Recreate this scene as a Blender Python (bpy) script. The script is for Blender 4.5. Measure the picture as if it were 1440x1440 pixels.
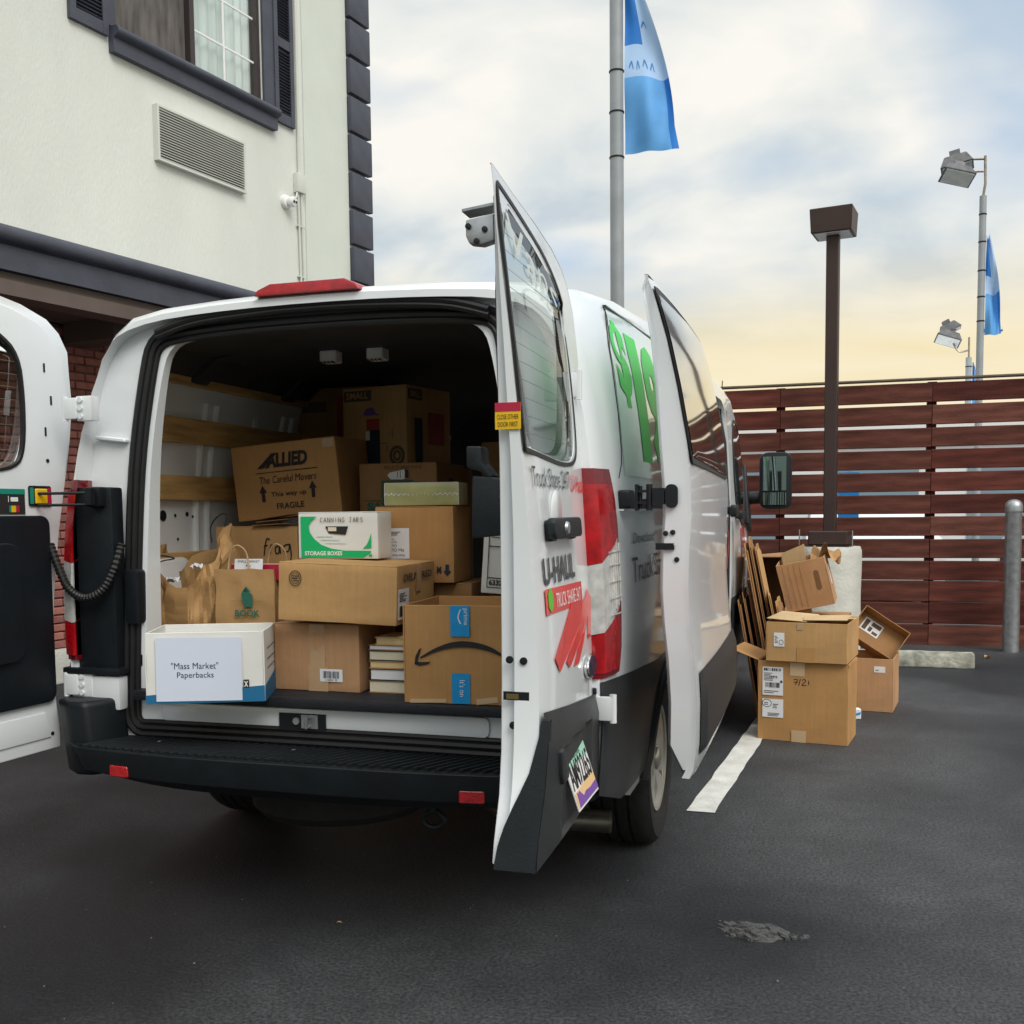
import bpy, bmesh, math, random
from mathutils import Matrix, Vector, noise
random.seed(7)
PI = math.pi
rad = math.radians
for o in list(bpy.data.objects):
    bpy.data.objects.remove(o)
SC = bpy.context.scene
COL = SC.collection

# ------------------------------------------------------------------ camera
cam_d = bpy.data.cameras.new('camera')
cam = bpy.data.objects.new('camera', cam_d)
COL.objects.link(cam)
SC.camera = cam
YAW, PITCH, ROLL = rad(16.734), rad(-4.097), rad(-0.613)
_f = Vector((-math.sin(YAW) * math.cos(PITCH), math.cos(YAW) * math.cos(PITCH), math.sin(PITCH)))
_r = Vector((math.cos(YAW), math.sin(YAW), 0))
_u = _r.cross(_f)
_r2 = _r * math.cos(ROLL) + _u * math.sin(ROLL)
_u2 = -_r * math.sin(ROLL) + _u * math.cos(ROLL)
mw = Matrix((( _r2.x, _u2.x, -_f.x, 1.588), (_r2.y, _u2.y, -_f.y, -2.972), (_r2.z, _u2.z, -_f.z, 1.345), (0, 0, 0, 1)))
cam.matrix_world = mw
cam_d.sensor_fit = 'HORIZONTAL'
cam_d.sensor_width = 36
cam_d.lens = 36.0
cam_d.shift_y = 0.0716
cam_d.clip_start = 0.05
cam_d.clip_end = 2000

# ------------------------------------------------------------------ light, sky, exposure
SUN_EL, SUN_AZ = 45, 134            # azimuth clockwise from +Y
SC.view_settings.view_transform = 'Standard'
SC.view_settings.look = 'None'
SC.view_settings.gamma = 1
SC.view_settings.use_curve_mapping = False
SC.view_settings.exposure = 0.36
SC.render.engine = 'CYCLES'
sun_d = bpy.data.lights.new('sun', 'SUN')
sun_d.energy = 1.5
sun_d.angle = rad(32)
sun_d.color = (1, .945, .87)
sun = bpy.data.objects.new('sun', sun_d)
COL.objects.link(sun)
sv = Vector((math.sin(rad(SUN_AZ)) * math.cos(rad(SUN_EL)), math.cos(rad(SUN_AZ)) * math.cos(rad(SUN_EL)), math.sin(rad(SUN_EL))))
sun.rotation_euler = sv.to_track_quat('Z', 'Y').to_euler()

world = bpy.data.worlds.new('World')
SC.world = world
world.use_nodes = True
wt = world.node_tree
wt.nodes.clear()
def wn(t, **k):
    n = wt.nodes.new(t)
    for a, b in k.items():
        setattr(n, a, b)
    return n
w_out = wn('ShaderNodeOutputWorld')
w_bg = wn('ShaderNodeBackground')
w_sky = wn('ShaderNodeTexSky', sky_type='NISHITA')
w_sky.sun_disc = False
w_sky.sun_elevation = rad(SUN_EL)
w_sky.sun_rotation = rad(SUN_AZ)
w_tc = wn('ShaderNodeTexCoord')
w_sep = wn('ShaderNodeSeparateXYZ')
wt.links.new(w_tc.outputs['Generated'], w_sep.inputs[0])
# cloud deck: project the direction on a flat layer overhead, so clouds thin out to bands near the horizon
w_zc = wn('ShaderNodeMath', operation='ADD'); w_zc.inputs[1].default_value = .32
w_za = wn('ShaderNodeMath', operation='ABSOLUTE')
wt.links.new(w_sep.outputs['Z'], w_za.inputs[0])
wt.links.new(w_za.outputs[0], w_zc.inputs[0])
w_dv = wn('ShaderNodeVectorMath', operation='DIVIDE')
w_cmb = wn('ShaderNodeCombineXYZ')
for i in range(3):
    wt.links.new(w_zc.outputs[0], w_cmb.inputs[i])
wt.links.new(w_tc.outputs['Generated'], w_dv.inputs[0])
wt.links.new(w_cmb.outputs[0], w_dv.inputs[1])
def wnoise(scale, detail, off, sc=(1, 1, 1), dist=.6):
    mp = wn('ShaderNodeMapping')
    mp.inputs['Location'].default_value = off
    mp.inputs['Scale'].default_value = sc
    n = wn('ShaderNodeTexNoise')
    n.inputs['Scale'].default_value = scale
    n.inputs['Detail'].default_value = detail
    n.inputs['Roughness'].default_value = .48
    n.inputs['Distortion'].default_value = dist
    wt.links.new(w_dv.outputs[0], mp.inputs[0])
    wt.links.new(mp.outputs[0], n.inputs['Vector'])
    return n
def wramp(src, stops):
    r = wn('ShaderNodeValToRGB')
    el = r.color_ramp.elements
    while len(el) < len(stops):
        el.new(.5)
    for e, (p, c) in zip(el, stops):
        e.position = p
        e.color = (*c, 1) if len(c) == 3 else c
    wt.links.new(src, r.inputs[0])
    return r
def wmix(f, a, b):
    m = wn('ShaderNodeMix', data_type='RGBA')
    if hasattr(f, 'is_output'):
        wt.links.new(f, m.inputs['Factor'])
    else:
        m.inputs['Factor'].default_value = f
    for s, v in (('A', a), ('B', b)):
        i = [x for x in m.inputs if x.name == s and x.type == 'RGBA'][0]
        if hasattr(v, 'is_output'):
            wt.links.new(v, i)
        else:
            i.default_value = (*v, 1)
    return [x for x in m.outputs if x.type == 'RGBA'][0]
n1 = wnoise(1.7, 4, (3.1, 1.7, .4), (1, 1.15, 1), .25)
n2 = wnoise(3.3, 8, (7.3, 2.2, 5.), (1, 1.2, 1), .3)
c_tone = wramp(n2.outputs['Fac'], [(.33, (4.6, 5.2, 5.6)), (.47, (6.3, 6.5, 6.35)), (.62, (7.6, 7.4, 6.9))])
c_blue = wmix(.7, w_sky.outputs[0], (4.7, 5.7, 6.7))
gap = wramp(n1.outputs['Fac'], [(.33, (.9, .9, .9)), (.49, (.0, .0, .0))])
c_mix = wmix(gap.outputs[0], c_tone.outputs[0], c_blue)
# warm band low over the horizon
warm = wramp(w_za.outputs[0], [(0, (.95, .95, .95)), (.145, (.92, .92, .92)), (.185, (.45, .45, .45)), (.235, (0, 0, 0))])
n3 = wnoise(2.0, 3, (1, 9, 2), (1, 3, 1))
warmc = wramp(n3.outputs['Fac'], [(.3, (7.2, 6.1, 3.7)), (.7, (7.6, 6.7, 4.7))])
c_fin = wmix(warm.outputs[0], c_mix, warmc.outputs[0])
# an overcast sky is brighter overhead than near the horizon
up = wramp(w_sep.outputs['Z'], [(0, (1, 1, 1)), (.45, (1.0, 1.0, 1.0)), (1, (2.3, 2.3, 2.3))])
w_mul = wn('ShaderNodeVectorMath', operation='MULTIPLY')
wt.links.new(c_fin, w_mul.inputs[0])
wt.links.new(up.outputs[0], w_mul.inputs[1])
wt.links.new(w_mul.outputs[0], w_bg.inputs['Color'])
w_bg.inputs['Strength'].default_value = .1
wt.links.new(w_bg.outputs[0], w_out.inputs[0])

# ------------------------------------------------------------------ materials
MATS = {}
def mat(name, col, rough=.6, metal=0, var=0, vscale=6, bump=0, bscale=60, coat=0, spec=.5, stretch=None, detail=4, var2=None, flute=False, trans=0):
    if name in MATS:
        return MATS[name]
    m = bpy.data.materials.new(name)
    m.use_nodes = True
    nt = m.node_tree
    b = nt.nodes['Principled BSDF']
    b.inputs['Base Color'].default_value = (*col, 1)
    b.inputs['Roughness'].default_value = rough
    b.inputs['Metallic'].default_value = metal
    b.inputs['Specular IOR Level'].default_value = spec
    b.inputs['Coat Weight'].default_value = coat
    b.inputs['Coat Roughness'].default_value = .06
    if trans:
        b.inputs['Transmission Weight'].default_value = trans
    tc = nt.nodes.new('ShaderNodeTexCoord')
    src = tc.outputs['Object']
    if stretch:
        mp = nt.nodes.new('ShaderNodeMapping')
        mp.inputs['Scale'].default_value = stretch
        nt.links.new(src, mp.inputs[0])
        src = mp.outputs[0]
    if var:
        n = nt.nodes.new('ShaderNodeTexNoise')
        n.inputs['Scale'].default_value = vscale
        n.inputs['Detail'].default_value = detail
        nt.links.new(src, n.inputs['Vector'])
        r = nt.nodes.new('ShaderNodeValToRGB')
        lo = tuple(max(0, c * (1 - var)) for c in col)
        hi = var2 or tuple(min(1, c * (1 + var)) for c in col)
        r.color_ramp.elements[0].position = .3
        r.color_ramp.elements[0].color = (*lo, 1)
        r.color_ramp.elements[1].position = .7
        r.color_ramp.elements[1].color = (*hi, 1)
        nt.links.new(n.outputs['Fac'], r.inputs[0])
        nt.links.new(r.outputs[0], b.inputs['Base Color'])
    if flute:      # faint fluting and scuffs of corrugated board
        mp2 = nt.nodes.new('ShaderNodeMapping'); mp2.inputs['Scale'].default_value = (150, 150, 2.2)
        nt.links.new(tc.outputs['Object'], mp2.inputs[0])
        n2_ = nt.nodes.new('ShaderNodeTexNoise'); n2_.inputs['Scale'].default_value = 1; n2_.inputs['Detail'].default_value = 2
        nt.links.new(mp2.outputs[0], n2_.inputs['Vector'])
        n3_ = nt.nodes.new('ShaderNodeTexNoise'); n3_.inputs['Scale'].default_value = 22; n3_.inputs['Detail'].default_value = 6; n3_.inputs['Roughness'].default_value = .7
        nt.links.new(tc.outputs['Object'], n3_.inputs['Vector'])
        add_ = nt.nodes.new('ShaderNodeMath'); nt.links.new(n2_.outputs['Fac'], add_.inputs[0]); nt.links.new(n3_.outputs['Fac'], add_.inputs[1])
        r2_ = nt.nodes.new('ShaderNodeMapRange'); r2_.inputs['From Min'].default_value = .65; r2_.inputs['From Max'].default_value = 1.35; r2_.inputs['To Min'].default_value = .93; r2_.inputs['To Max'].default_value = 1.06
        nt.links.new(add_.outputs[0], r2_.inputs['Value'])
        mu_ = nt.nodes.new('ShaderNodeVectorMath'); mu_.operation = 'MULTIPLY'
        nt.links.new(r.outputs[0], mu_.inputs[0]); nt.links.new(r2_.outputs[0], mu_.inputs[1])
        nt.links.new(mu_.outputs[0], b.inputs['Base Color'])
    if bump:
        n = nt.nodes.new('ShaderNodeTexNoise')
        n.inputs['Scale'].default_value = bscale
        n.inputs['Detail'].default_value = 4
        nt.links.new(src, n.inputs['Vector'])
        bp = nt.nodes.new('ShaderNodeBump')
        bp.inputs['Strength'].default_value = min(1, bump)
        bp.inputs['Distance'].default_value = .01 * max(1, bump)
        nt.links.new(n.outputs['Fac'], bp.inputs['Height'])
        nt.links.new(bp.outputs[0], b.inputs['Normal'])
    MATS[name] = m
    return m

def glass_mat(name, tint, ior=1.7):
    m = bpy.data.materials.new(name)
    m.use_nodes = True
    nt = m.node_tree
    nt.nodes.remove(nt.nodes['Principled BSDF'])
    out = nt.nodes['Material Output']
    t = nt.nodes.new('ShaderNodeBsdfTransparent'); t.inputs[0].default_value = (*tint, 1)
    g = nt.nodes.new('ShaderNodeBsdfGlossy'); g.inputs['Roughness'].default_value = .015
    g.inputs['Color'].default_value = (.95, .97, .96, 1)
    fr = nt.nodes.new('ShaderNodeFresnel'); fr.inputs['IOR'].default_value = ior
    mx = nt.nodes.new('ShaderNodeMixShader')
    nt.links.new(fr.outputs[0], mx.inputs[0])
    nt.links.new(t.outputs[0], mx.inputs[1])
    nt.links.new(g.outputs[0], mx.inputs[2])
    nt.links.new(mx.outputs[0], out.inputs[0])
    MATS[name] = m
    return m

M_white = mat('van_white_paint', (.745, .78, .805), .26, 0, .045, 1.8, 0, coat=.7, detail=9)
M_black = mat('black_plastic', (.007, .010, .013), .48, 0, .25, 14, .10, 240, spec=.35)
M_clad = mat('grey_black_cladding', (.024, .026, .029), .42, 0, .2, 6, .10, 320, spec=.5)
M_rub = mat('black_rubber', (.006, .006, .007), .5, 0, .2, 20)
M_trim = mat('dark_door_trim', (.005, .008, .012), .55, 0, .2, 8, .08, 260, spec=.35)
M_red = mat('red_lens', (.34, .002, .006), .25, 0, .3, 34, .0, 130, coat=.2)
M_redd = mat('dark_red_lens', (.17, .002, .008), .22, 0, .2, 9, 0, 90, coat=.35)
M_clear = mat('clear_lens', (.58, .58, .57), .18, .25, .22, 26, .12, 60, coat=.5)
M_refl = mat('reflector_red', (.45, .012, .015), .2, 0, .2, 60, .3, 200, coat=.6)
M_glass = glass_mat('tinted_window_glass', (.66, .70, .67), 1.5)
M_glassd = mat('dark_side_glass', (.012, .014, .015), .03, 0, spec=1.0, coat=1)
M_steel = mat('galvanised_steel', (.38, .40, .42), .42, .75, .2, 18, .06, 60)
M_chrome = mat('chrome', (.6, .6, .6), .15, 1)
M_exh = mat('exhaust_steel', (.34, .30, .25), .38, .9, .25, 12, .05, 90)
M_alu = mat('alloy_silver', (.50, .48, .43), .35, .7, .12, 9)
M_tyre = mat('tyre_rubber', (.013, .013, .014), .75, 0, .35, 30, .2, 200)
M_wood = mat('pine_rail_wood', (.50, .31, .12), .55, 0, .28, 5, .15, 20, stretch=(14, 1, 9))
M_dec_grn = mat('green_decal', (.035, .62, .070), .35, 0)
M_mintp = mat('pale_mint_film', (.70, .80, .755), .12, 0, coat=1)
M_dec_dgrn = mat('dark_green_decal', (.01, .10, .05), .3, 0, coat=.5)
M_dec_red = mat('red_decal', (.78, .045, .035), .3, 0, .06, 12, coat=.5)
M_dec_blk = mat('black_decal', (.02, .022, .026), .35, 0)
M_dec_gry = mat('charcoal_decal', (.05, .053, .06), .35, 0, .2, 8)
M_dec_wht = mat('white_decal', (.80, .80, .80), .35)
M_yel = mat('yellow_plastic', (.75, .46, .01), .35, 0, .08, 20)
M_teal = mat('teal_print', (.01, .24, .17), .4)
M_maroon = mat('crimson_print', (.42, .012, .05), .4)
M_kraft = mat('kraft_cardboard', (.51, .295, .118), .82, 0, .16, 3.2, .16, 30, flute=True, detail=6)
M_kraft2 = mat('tan_cardboard', (.47, .250, .090), .82, 0, .16, 3.2, .16, 30, flute=True, detail=6)
M_kraft3 = mat('rosy_cardboard', (.48, .27, .135), .82, 0, .16, 3.2, .16, 30, flute=True, detail=6)
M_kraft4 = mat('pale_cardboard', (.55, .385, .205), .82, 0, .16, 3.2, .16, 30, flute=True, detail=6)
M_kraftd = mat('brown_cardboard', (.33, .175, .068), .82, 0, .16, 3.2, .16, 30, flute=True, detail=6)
M_bag = mat('brown_paper_bag', (.43, .255, .105), .8, 0, .12, 7, .25, 24)
M_tape = mat('clear_packing_tape', (.50, .33, .19), .22, 0, .08, 9, .2, 30)
M_tapep = mat('paper_tape', (.58, .41, .24), .5, 0, .06, 9)
M_paper = mat('white_paper', (.76, .77, .79), .75, 0, .03, 8)
M_bpaper = mat('bluish_white_paper', (.62, .68, .80), .75, 0, .02, 3, .06, 20)
M_cream = mat('cream_paper', (.72, .66, .50), .8, 0, .1, 60, .2, 200, stretch=(1, 1, 40))
M_ivory = mat('ivory_paper', (.72, .55, .28), .8, 0, .1, 60, .2, 200, stretch=(1, 1, 40))
M_ink = mat('black_ink', (.016, .014, .014), .7)
M_inkbr = mat('faded_ink', (.10, .07, .045), .8)
M_inkb = mat('navy_ink', (.015, .022, .05), .7)
M_inkgrn = mat('green_ink', (.02, .13, .09), .7)
M_prblue = mat('blue_tape', (.01, .30, .68), .35, 0, .1, 8, .2, 30)
M_boxblue = mat('blue_print', (.008, .13, .28), .6, 0, .08, 8)
M_boxgrn = mat('green_print', (.0, .43, .13), .6)
M_boxwht = mat('white_carton', (.72, .72, .69), .7, 0, .04, 6, .08, 30)
M_redbox = mat('red_print', (.36, .04, .03), .7, 0, .15, 6)
M_olive = mat('olive_gold_wrap', (.42, .42, .18), .3, 0, .35, 6, .5, 9, coat=.3)
M_purple = mat('purple_print', (.18, .08, .36), .5)
M_peach = mat('peach_print', (.75, .5, .25), .5)
M_mint = mat('mint_print', (.35, .62, .5), .5)
M_mirr = mat('mirror_glass', (.36, .44, .44), .02, 1)
M_stucco = mat('cream_stucco', (.685, .712, .672), .9, 0, .07, 1.1, .32, 62, stretch=(1.3, 1.3, .45), detail=8)
M_gril = mat('cream_metal', (.60, .62, .575), .5, 0, .04, 4)
M_smooth = mat('pale_green_trim', (.62, .67, .615), .75, 0, .04, 2, .15, 40)
M_slate = mat('slate_blue_paint', (.050, .056, .080), .55, 0, .18, 5, .25, 30)
M_slated = mat('dark_window_frame', (.035, .025, .027), .5, 0, .1, 9)
M_soffit = mat('brown_soffit', (.11, .085, .075), .8, 0, .15, 3)
M_mortar = mat('dark_mortar', (.17, .11, .10), .95, 0, .2, 8, .4, 60)
M_bricks = [mat('brick_red', (.33, .125, .105), .9, 0, .2, 14, .4, 70), mat('brick_rust', (.37, .15, .12), .9, 0, .2, 14, .4, 70),
            mat('brick_dark', (.26, .10, .085), .9, 0, .22, 14, .4, 70)]
M_conc = mat('pale_concrete', (.60, .60, .55), .9, 0, .12, 5, .5, 30)
M_concd = mat('weathered_concrete', (.33, .33, .28), .95, 0, .5, 10, .9, 34)
M_curtain = mat('sheer_curtain', (.66, .72, .72), .8, 0, .16, 2, stretch=(1, 9, .3))
M_curtd = mat('dark_screen', (.10, .09, .085), .7, 0, .5, 5, .1, 60, stretch=(1, 3, .6))
M_fence = [mat('fence_stain_%s' % n, c, .82, 0, .42, 2.3, .35, 26, stretch=(1.0, 8, 9), detail=7, spec=.2) for n, c in
           (('maroon', (.100, .027, .020)), ('rust', (.122, .035, .026)), ('umber', (.080, .022, .017)), ('faded', (.140, .052, .038)), ('brown', (.104, .036, .026)))]
M_fcap = mat('weathered_cap', (.16, .12, .085), .9, 0, .3, 5, .3, 30)
M_post = mat('brown_post_paint', (.034, .015, .012), .5, 0, .12, 4)
M_lens = mat('lamp_lens', (.62, .66, .66), .25, 0, .1, 9, .1, 20)
M_flood = mat('weathered_lamp_metal', (.12, .12, .125), .5, .4, .3, 8, .1, 30)
M_pole = mat('grey_pole_paint', (.30, .33, .35), .5, .1, .12, 3, .05, 50)
M_flag = [mat('flag_blue', (.012, .17, .56), .7, 0, .12, 2), mat('flag_white', (.38, .56, .82), .75), mat('flag_light_blue', (.11, .36, .74), .7, 0, .15, 2),
          mat('flag_ink', (.03, .22, .55), .7)]
M_line = mat('line_paint', (.66, .66, .62), .75, 0, .16, 9, .35, 70)
M_carw = mat('far_white_paint', (.7, .7, .7), .3, 0, coat=.5)
M_leaf = mat('dry_leaf', (.45, .26, .13), .8, 0, .2, 30)
M_wire = mat('defroster_wire', (.20, .17, .12), .6)
M_inner = mat('van_inner_paint', (.72, .75, .76), .4, 0, .06, 3, .03, 9)
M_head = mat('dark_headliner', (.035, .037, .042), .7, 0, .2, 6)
M_floor = mat('cargo_floor_mat', (.008, .010, .015), .6, 0, .2, 9, .2, 120)
M_blue = mat('blue_sign_paint', (.01, .22, .62), .5)

def asphalt():
    m = bpy.data.materials.new('asphalt')
    m.use_nodes = True
    nt = m.node_tree
    b = nt.nodes['Principled BSDF']
    tc = nt.nodes.new('ShaderNodeTexCoord')
    def N(s, d, r=.55, off=(0, 0, 0)):
        mp = nt.nodes.new('ShaderNodeMapping'); mp.inputs['Location'].default_value = off
        nt.links.new(tc.outputs['Object'], mp.inputs[0])
        n = nt.nodes.new('ShaderNodeTexNoise')
        n.inputs['Scale'].default_value = s; n.inputs['Detail'].default_value = d; n.inputs['Roughness'].default_value = r
        nt.links.new(mp.outputs[0], n.inputs['Vector'])
        return n
    def ramp(src, a, ca, b_, cb):
        r = nt.nodes.new('ShaderNodeValToRGB')
        r.color_ramp.elements[0].position = a; r.color_ramp.elements[0].color = (*ca, 1)
        r.color_ramp.elements[1].position = b_; r.color_ramp.elements[1].color = (*cb, 1)
        nt.links.new(src, r.inputs[0])
        return r.outputs[0]
    def mul(a, c):
        mu = nt.nodes.new('ShaderNodeVectorMath'); mu.operation = 'MULTIPLY'
        nt.links.new(a, mu.inputs[0]); nt.links.new(c, mu.inputs[1])
        return mu.outputs[0]
    big = N(.42, 3, .5, (ASPH_LIGHT_OFF, 0, 0)); mid = N(2.2, 6, .62); worn = N(9, 5, .65); fine = N(85, 5, .68); grit = N(190, 4, .75)
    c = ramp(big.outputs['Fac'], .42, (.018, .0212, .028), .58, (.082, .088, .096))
    c = mul(c, ramp(mid.outputs['Fac'], .3, (.80, .80, .81), .7, (1.18, 1.18, 1.17)))
    c = mul(c, ramp(worn.outputs['Fac'], .35, (.86, .86, .87), .7, (1.12, 1.12, 1.11)))
    c = mul(c, ramp(fine.outputs['Fac'], .40, (.50, .50, .51), .62, (1.65, 1.65, 1.62)))
    nt.links.new(c, b.inputs['Base Color'])
    rr = nt.nodes.new('ShaderNodeMapRange'); rr.inputs['To Min'].default_value = .42; rr.inputs['To Max'].default_value = .66
    nt.links.new(mid.outputs['Fac'], rr.inputs['Value']); nt.links.new(rr.outputs[0], b.inputs['Roughness'])
    b.inputs['Specular IOR Level'].default_value = .5
    ad = nt.nodes.new('ShaderNodeMath'); ad.operation = 'MULTIPLY_ADD'; ad.inputs[1].default_value = .5
    nt.links.new(grit.outputs['Fac'], ad.inputs[0]); nt.links.new(fine.outputs['Fac'], ad.inputs[2])
    bp = nt.nodes.new('ShaderNodeBump'); bp.inputs['Strength'].default_value = 1; bp.inputs['Distance'].default_value = .022
    nt.links.new(ad.outputs[0], bp.inputs['Height'])
    nt.links.new(bp.outputs[0], b.inputs['Normal'])
    MATS['asphalt'] = m
    return m
ASPH_LIGHT_OFF = 6.3  # picked so the right side is lighter, light put into the ground colour
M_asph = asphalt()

# ------------------------------------------------------------------ helpers
def tag(o, label=None, cat=None, group=None, kind=None):
    if label: o['label'] = label
    if cat: o['category'] = cat
    if group: o['group'] = group
    if kind: o['kind'] = kind
    return o

def thing(name, label, cat, loc=(0, 0, 0), rot=(0, 0, 0), group=None):
    o = bpy.data.objects.new(name, None)
    o.empty_display_size = .1
    COL.objects.link(o)
    o.location = loc
    o.rotation_euler = rot
    return tag(o, label, cat, group)

class MB:
    """collects simple shapes and links them as one mesh object"""
    def __init__(s):
        s.bm = bmesh.new()
    def faces(s, vs, fs, mi=0):
        bv = [s.bm.verts.new(v) for v in vs]
        for f in fs:
            try:
                fc = s.bm.faces.new([bv[i] for i in f])
                fc.material_index = mi
            except ValueError:
                pass
        return s
    def box(s, c, d, M=None, mi=0):
        x, y, z = d[0] / 2, d[1] / 2, d[2] / 2
        vs = [Vector((a * x, b * y, e * z)) for e in (-1, 1) for b in (-1, 1) for a in (-1, 1)]
        vs = [(M @ v if M else v) + Vector(c) for v in vs]
        return s.faces(vs, [(0, 2, 3, 1), (4, 5, 7, 6), (0, 1, 5, 4), (2, 6, 7, 3), (0, 4, 6, 2), (1, 3, 7, 5)], mi)
    def span(s, a, b, mi=0):
        return s.box([(a[i] + b[i]) / 2 for i in range(3)], [abs(b[i] - a[i]) for i in range(3)], None, mi)
    def prism(s, poly, fn0, fn1, mi=0):
        n = len(poly)
        vs = [fn0(*p) for p in poly] + [fn1(*p) for p in poly]
        fs = [tuple(range(n)), tuple(range(2 * n - 1, n - 1, -1))] + [(i, i + n, (i + 1) % n + n, (i + 1) % n) for i in range(n)]
        return s.faces(vs, fs, mi)
    def ring(s, outer, inner, fn0, fn1, mi=0):
        n = len(outer)
        vs = [fn0(*p) for p in outer] + [fn0(*p) for p in inner] + [fn1(*p) for p in outer] + [fn1(*p) for p in inner]
        fs = []
        for i in range(n):
            j = (i + 1) % n
            fs += [(i, j, n + j, n + i), (2 * n + i, 3 * n + i, 3 * n + j, 2 * n + j), (i, 2 * n + i, 2 * n + j, j), (n + i, n + j, 3 * n + j, 3 * n + i)]
        return s.faces(vs, fs, mi)
    def tube(s, pts, r, n=8, closed=False, cap=True, mi=0):
        pts = [Vector(p) for p in pts]
        m = len(pts)
        rings = []
        up = None
        for i, p in enumerate(pts):
            if closed:
                t = pts[(i + 1) % m] - pts[i - 1]
            else:
                t = pts[min(i + 1, m - 1)] - pts[max(i - 1, 0)]
            t.normalize()
            if up is None:
                up = Vector((0, 0, 1)) if abs(t.z) < .9 else Vector((1, 0, 0))
            a = t.cross(up)
            if a.length < 1e-4:
                a = t.cross(Vector((0, 1, .3)))
            a.normalize()
            b = a.cross(t).normalized()
            up = b
            rr = r[i] if isinstance(r, (list, tuple)) else r
            rings.append([p + (a * math.cos(2 * PI * k / n) + b * math.sin(2 * PI * k / n)) * rr for k in range(n)])
        vs = [v for q in rings for v in q]
        fs = []
        for i in range(m if closed else m - 1):
            for k in range(n):
                i2 = (i + 1) % m
                fs.append((i * n + k, i * n + (k + 1) % n, i2 * n + (k + 1) % n, i2 * n + k))
        if not closed and cap:
            fs += [tuple(range(n - 1, -1, -1)), tuple((m - 1) * n + k for k in range(n))]
        return s.faces(vs, fs, mi)
    def lathe(s, prof, M=None, n=32, mi=0, closed=False):
        M = M or Matrix()
        m = len(prof)
        vs = [M @ Vector((r * math.cos(2 * PI * k / n), r * math.sin(2 * PI * k / n), z)) for r, z in prof for k in range(n)]
        fs = []
        for i in range(m if closed else m - 1):
            i2 = (i + 1) % m
            for k in range(n):
                fs.append((i * n + k, i * n + (k + 1) % n, i2 * n + (k + 1) % n, i2 * n + k))
        if not closed:
            fs += [tuple(range(n - 1, -1, -1)), tuple((m - 1) * n + k for k in range(n))]
        return s.faces(vs, fs, mi)
    def grid(s, fn, nu, nv, mi=0):
        vs = [fn(i / nu, j / nv) for j in range(nv + 1) for i in range(nu + 1)]
        w = nu + 1
        return s.faces(vs, [(j * w + i, j * w + i + 1, (j + 1) * w + i + 1, (j + 1) * w + i) for j in range(nv) for i in range(nu)], mi)
    def bevel(s, off=.004, seg=2, ang=30):
        s.bm.normal_update()
        es = [e for e in s.bm.edges if len(e.link_faces) == 2 and e.calc_face_angle(0) > rad(ang)]
        if es:
            bmesh.ops.bevel(s.bm, geom=es, offset=off, segments=seg, profile=.6, affect='EDGES', clamp_overlap=True)
        return s
    def mesh(s, name, mats, smooth=35, recalc=True):
        bm = s.bm
        bmesh.ops.remove_doubles(bm, verts=bm.verts, dist=1e-6)
        if recalc:
            bmesh.ops.recalc_face_normals(bm, faces=bm.faces)
        me = bpy.data.meshes.new(name)
        bm.to_mesh(me)
        bm.free()
        for m in (mats if isinstance(mats, (list, tuple)) else [mats]):
            me.materials.append(m)
        if smooth:
            me.shade_smooth()
            me.set_sharp_from_angle(angle=rad(smooth))
        return me
    def build(s, name, mats, parent=None, smooth=35, loc=None, rot=None, recalc=True):
        return put(name, s.mesh(name, mats, smooth, recalc), parent, loc, rot)

def put(name, me, parent=None, loc=None, rot=None):
    o = bpy.data.objects.new(name, me)
    COL.objects.link(o)
    if parent:
        o.parent = parent
    if loc: o.location = loc
    if rot: o.rotation_euler = rot
    return o

def copy_tree(o, parent=None):
    c = o.copy()
    COL.objects.link(c)
    if parent: c.parent = parent
    for ch in list(o.children):
        copy_tree(ch, c)
    return c

def boolean(o, cutters):
    """subtract closed MBs from an object and bake the result"""
    for cm in cutters:
        me = cm.mesh('cutter', [], 0)
        c = bpy.data.objects.new('cutter', me)
        COL.objects.link(c)
        c.parent = o.parent
        md = o.modifiers.new('b', 'BOOLEAN')
        md.operation = 'DIFFERENCE'; md.solver = 'EXACT'; md.object = c
        dg = bpy.context.evaluated_depsgraph_get()
        dg.update()
        new = bpy.data.meshes.new_from_object(o.evaluated_get(dg))
        o.modifiers.clear()
        old = o.data
        o.data = new
        bpy.data.meshes.remove(old)
        bpy.data.objects.remove(c)
    o.data.shade_smooth()
    o.data.set_sharp_from_angle(angle=rad(32))
    return o

def rrect(x0, y0, x1, y1, r, n=5):
    pts = []
    for cx, cy, a in ((x1 - r, y1 - r, 0), (x0 + r, y1 - r, 90), (x0 + r, y0 + r, 180), (x1 - r, y0 + r, 270)):
        for k in range(n + 1):
            t = rad(a + 90 * k / n)
            pts.append((cx + r * math.cos(t), cy + r * math.sin(t)))
    return pts

def smooth_poly(pts, it=2):
    for _ in range(it):
        q = []
        for i in range(len(pts)):
            a, b = pts[i], pts[(i + 1) % len(pts)]
            q.append(tuple(a[k] * .75 + b[k] * .25 for k in range(len(a))))
            q.append(tuple(a[k] * .25 + b[k] * .75 for k in range(len(a))))
        pts = q
    return pts

def curve_pts(pts, n=8):
    """Catmull-Rom through points"""
    P = [Vector(p) for p in pts]
    out = []
    for i in range(len(P) - 1):
        a, b, c, d = P[max(i - 1, 0)], P[i], P[i + 1], P[min(i + 2, len(P) - 1)]
        for k in range(n):
            t = k / n
            out.append(.5 * ((2 * b) + (c - a) * t + (2 * a - 5 * b + 4 * c - d) * t * t + (3 * b - a - 3 * c + d) * t ** 3))
    out.append(P[-1])
    return out

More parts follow.
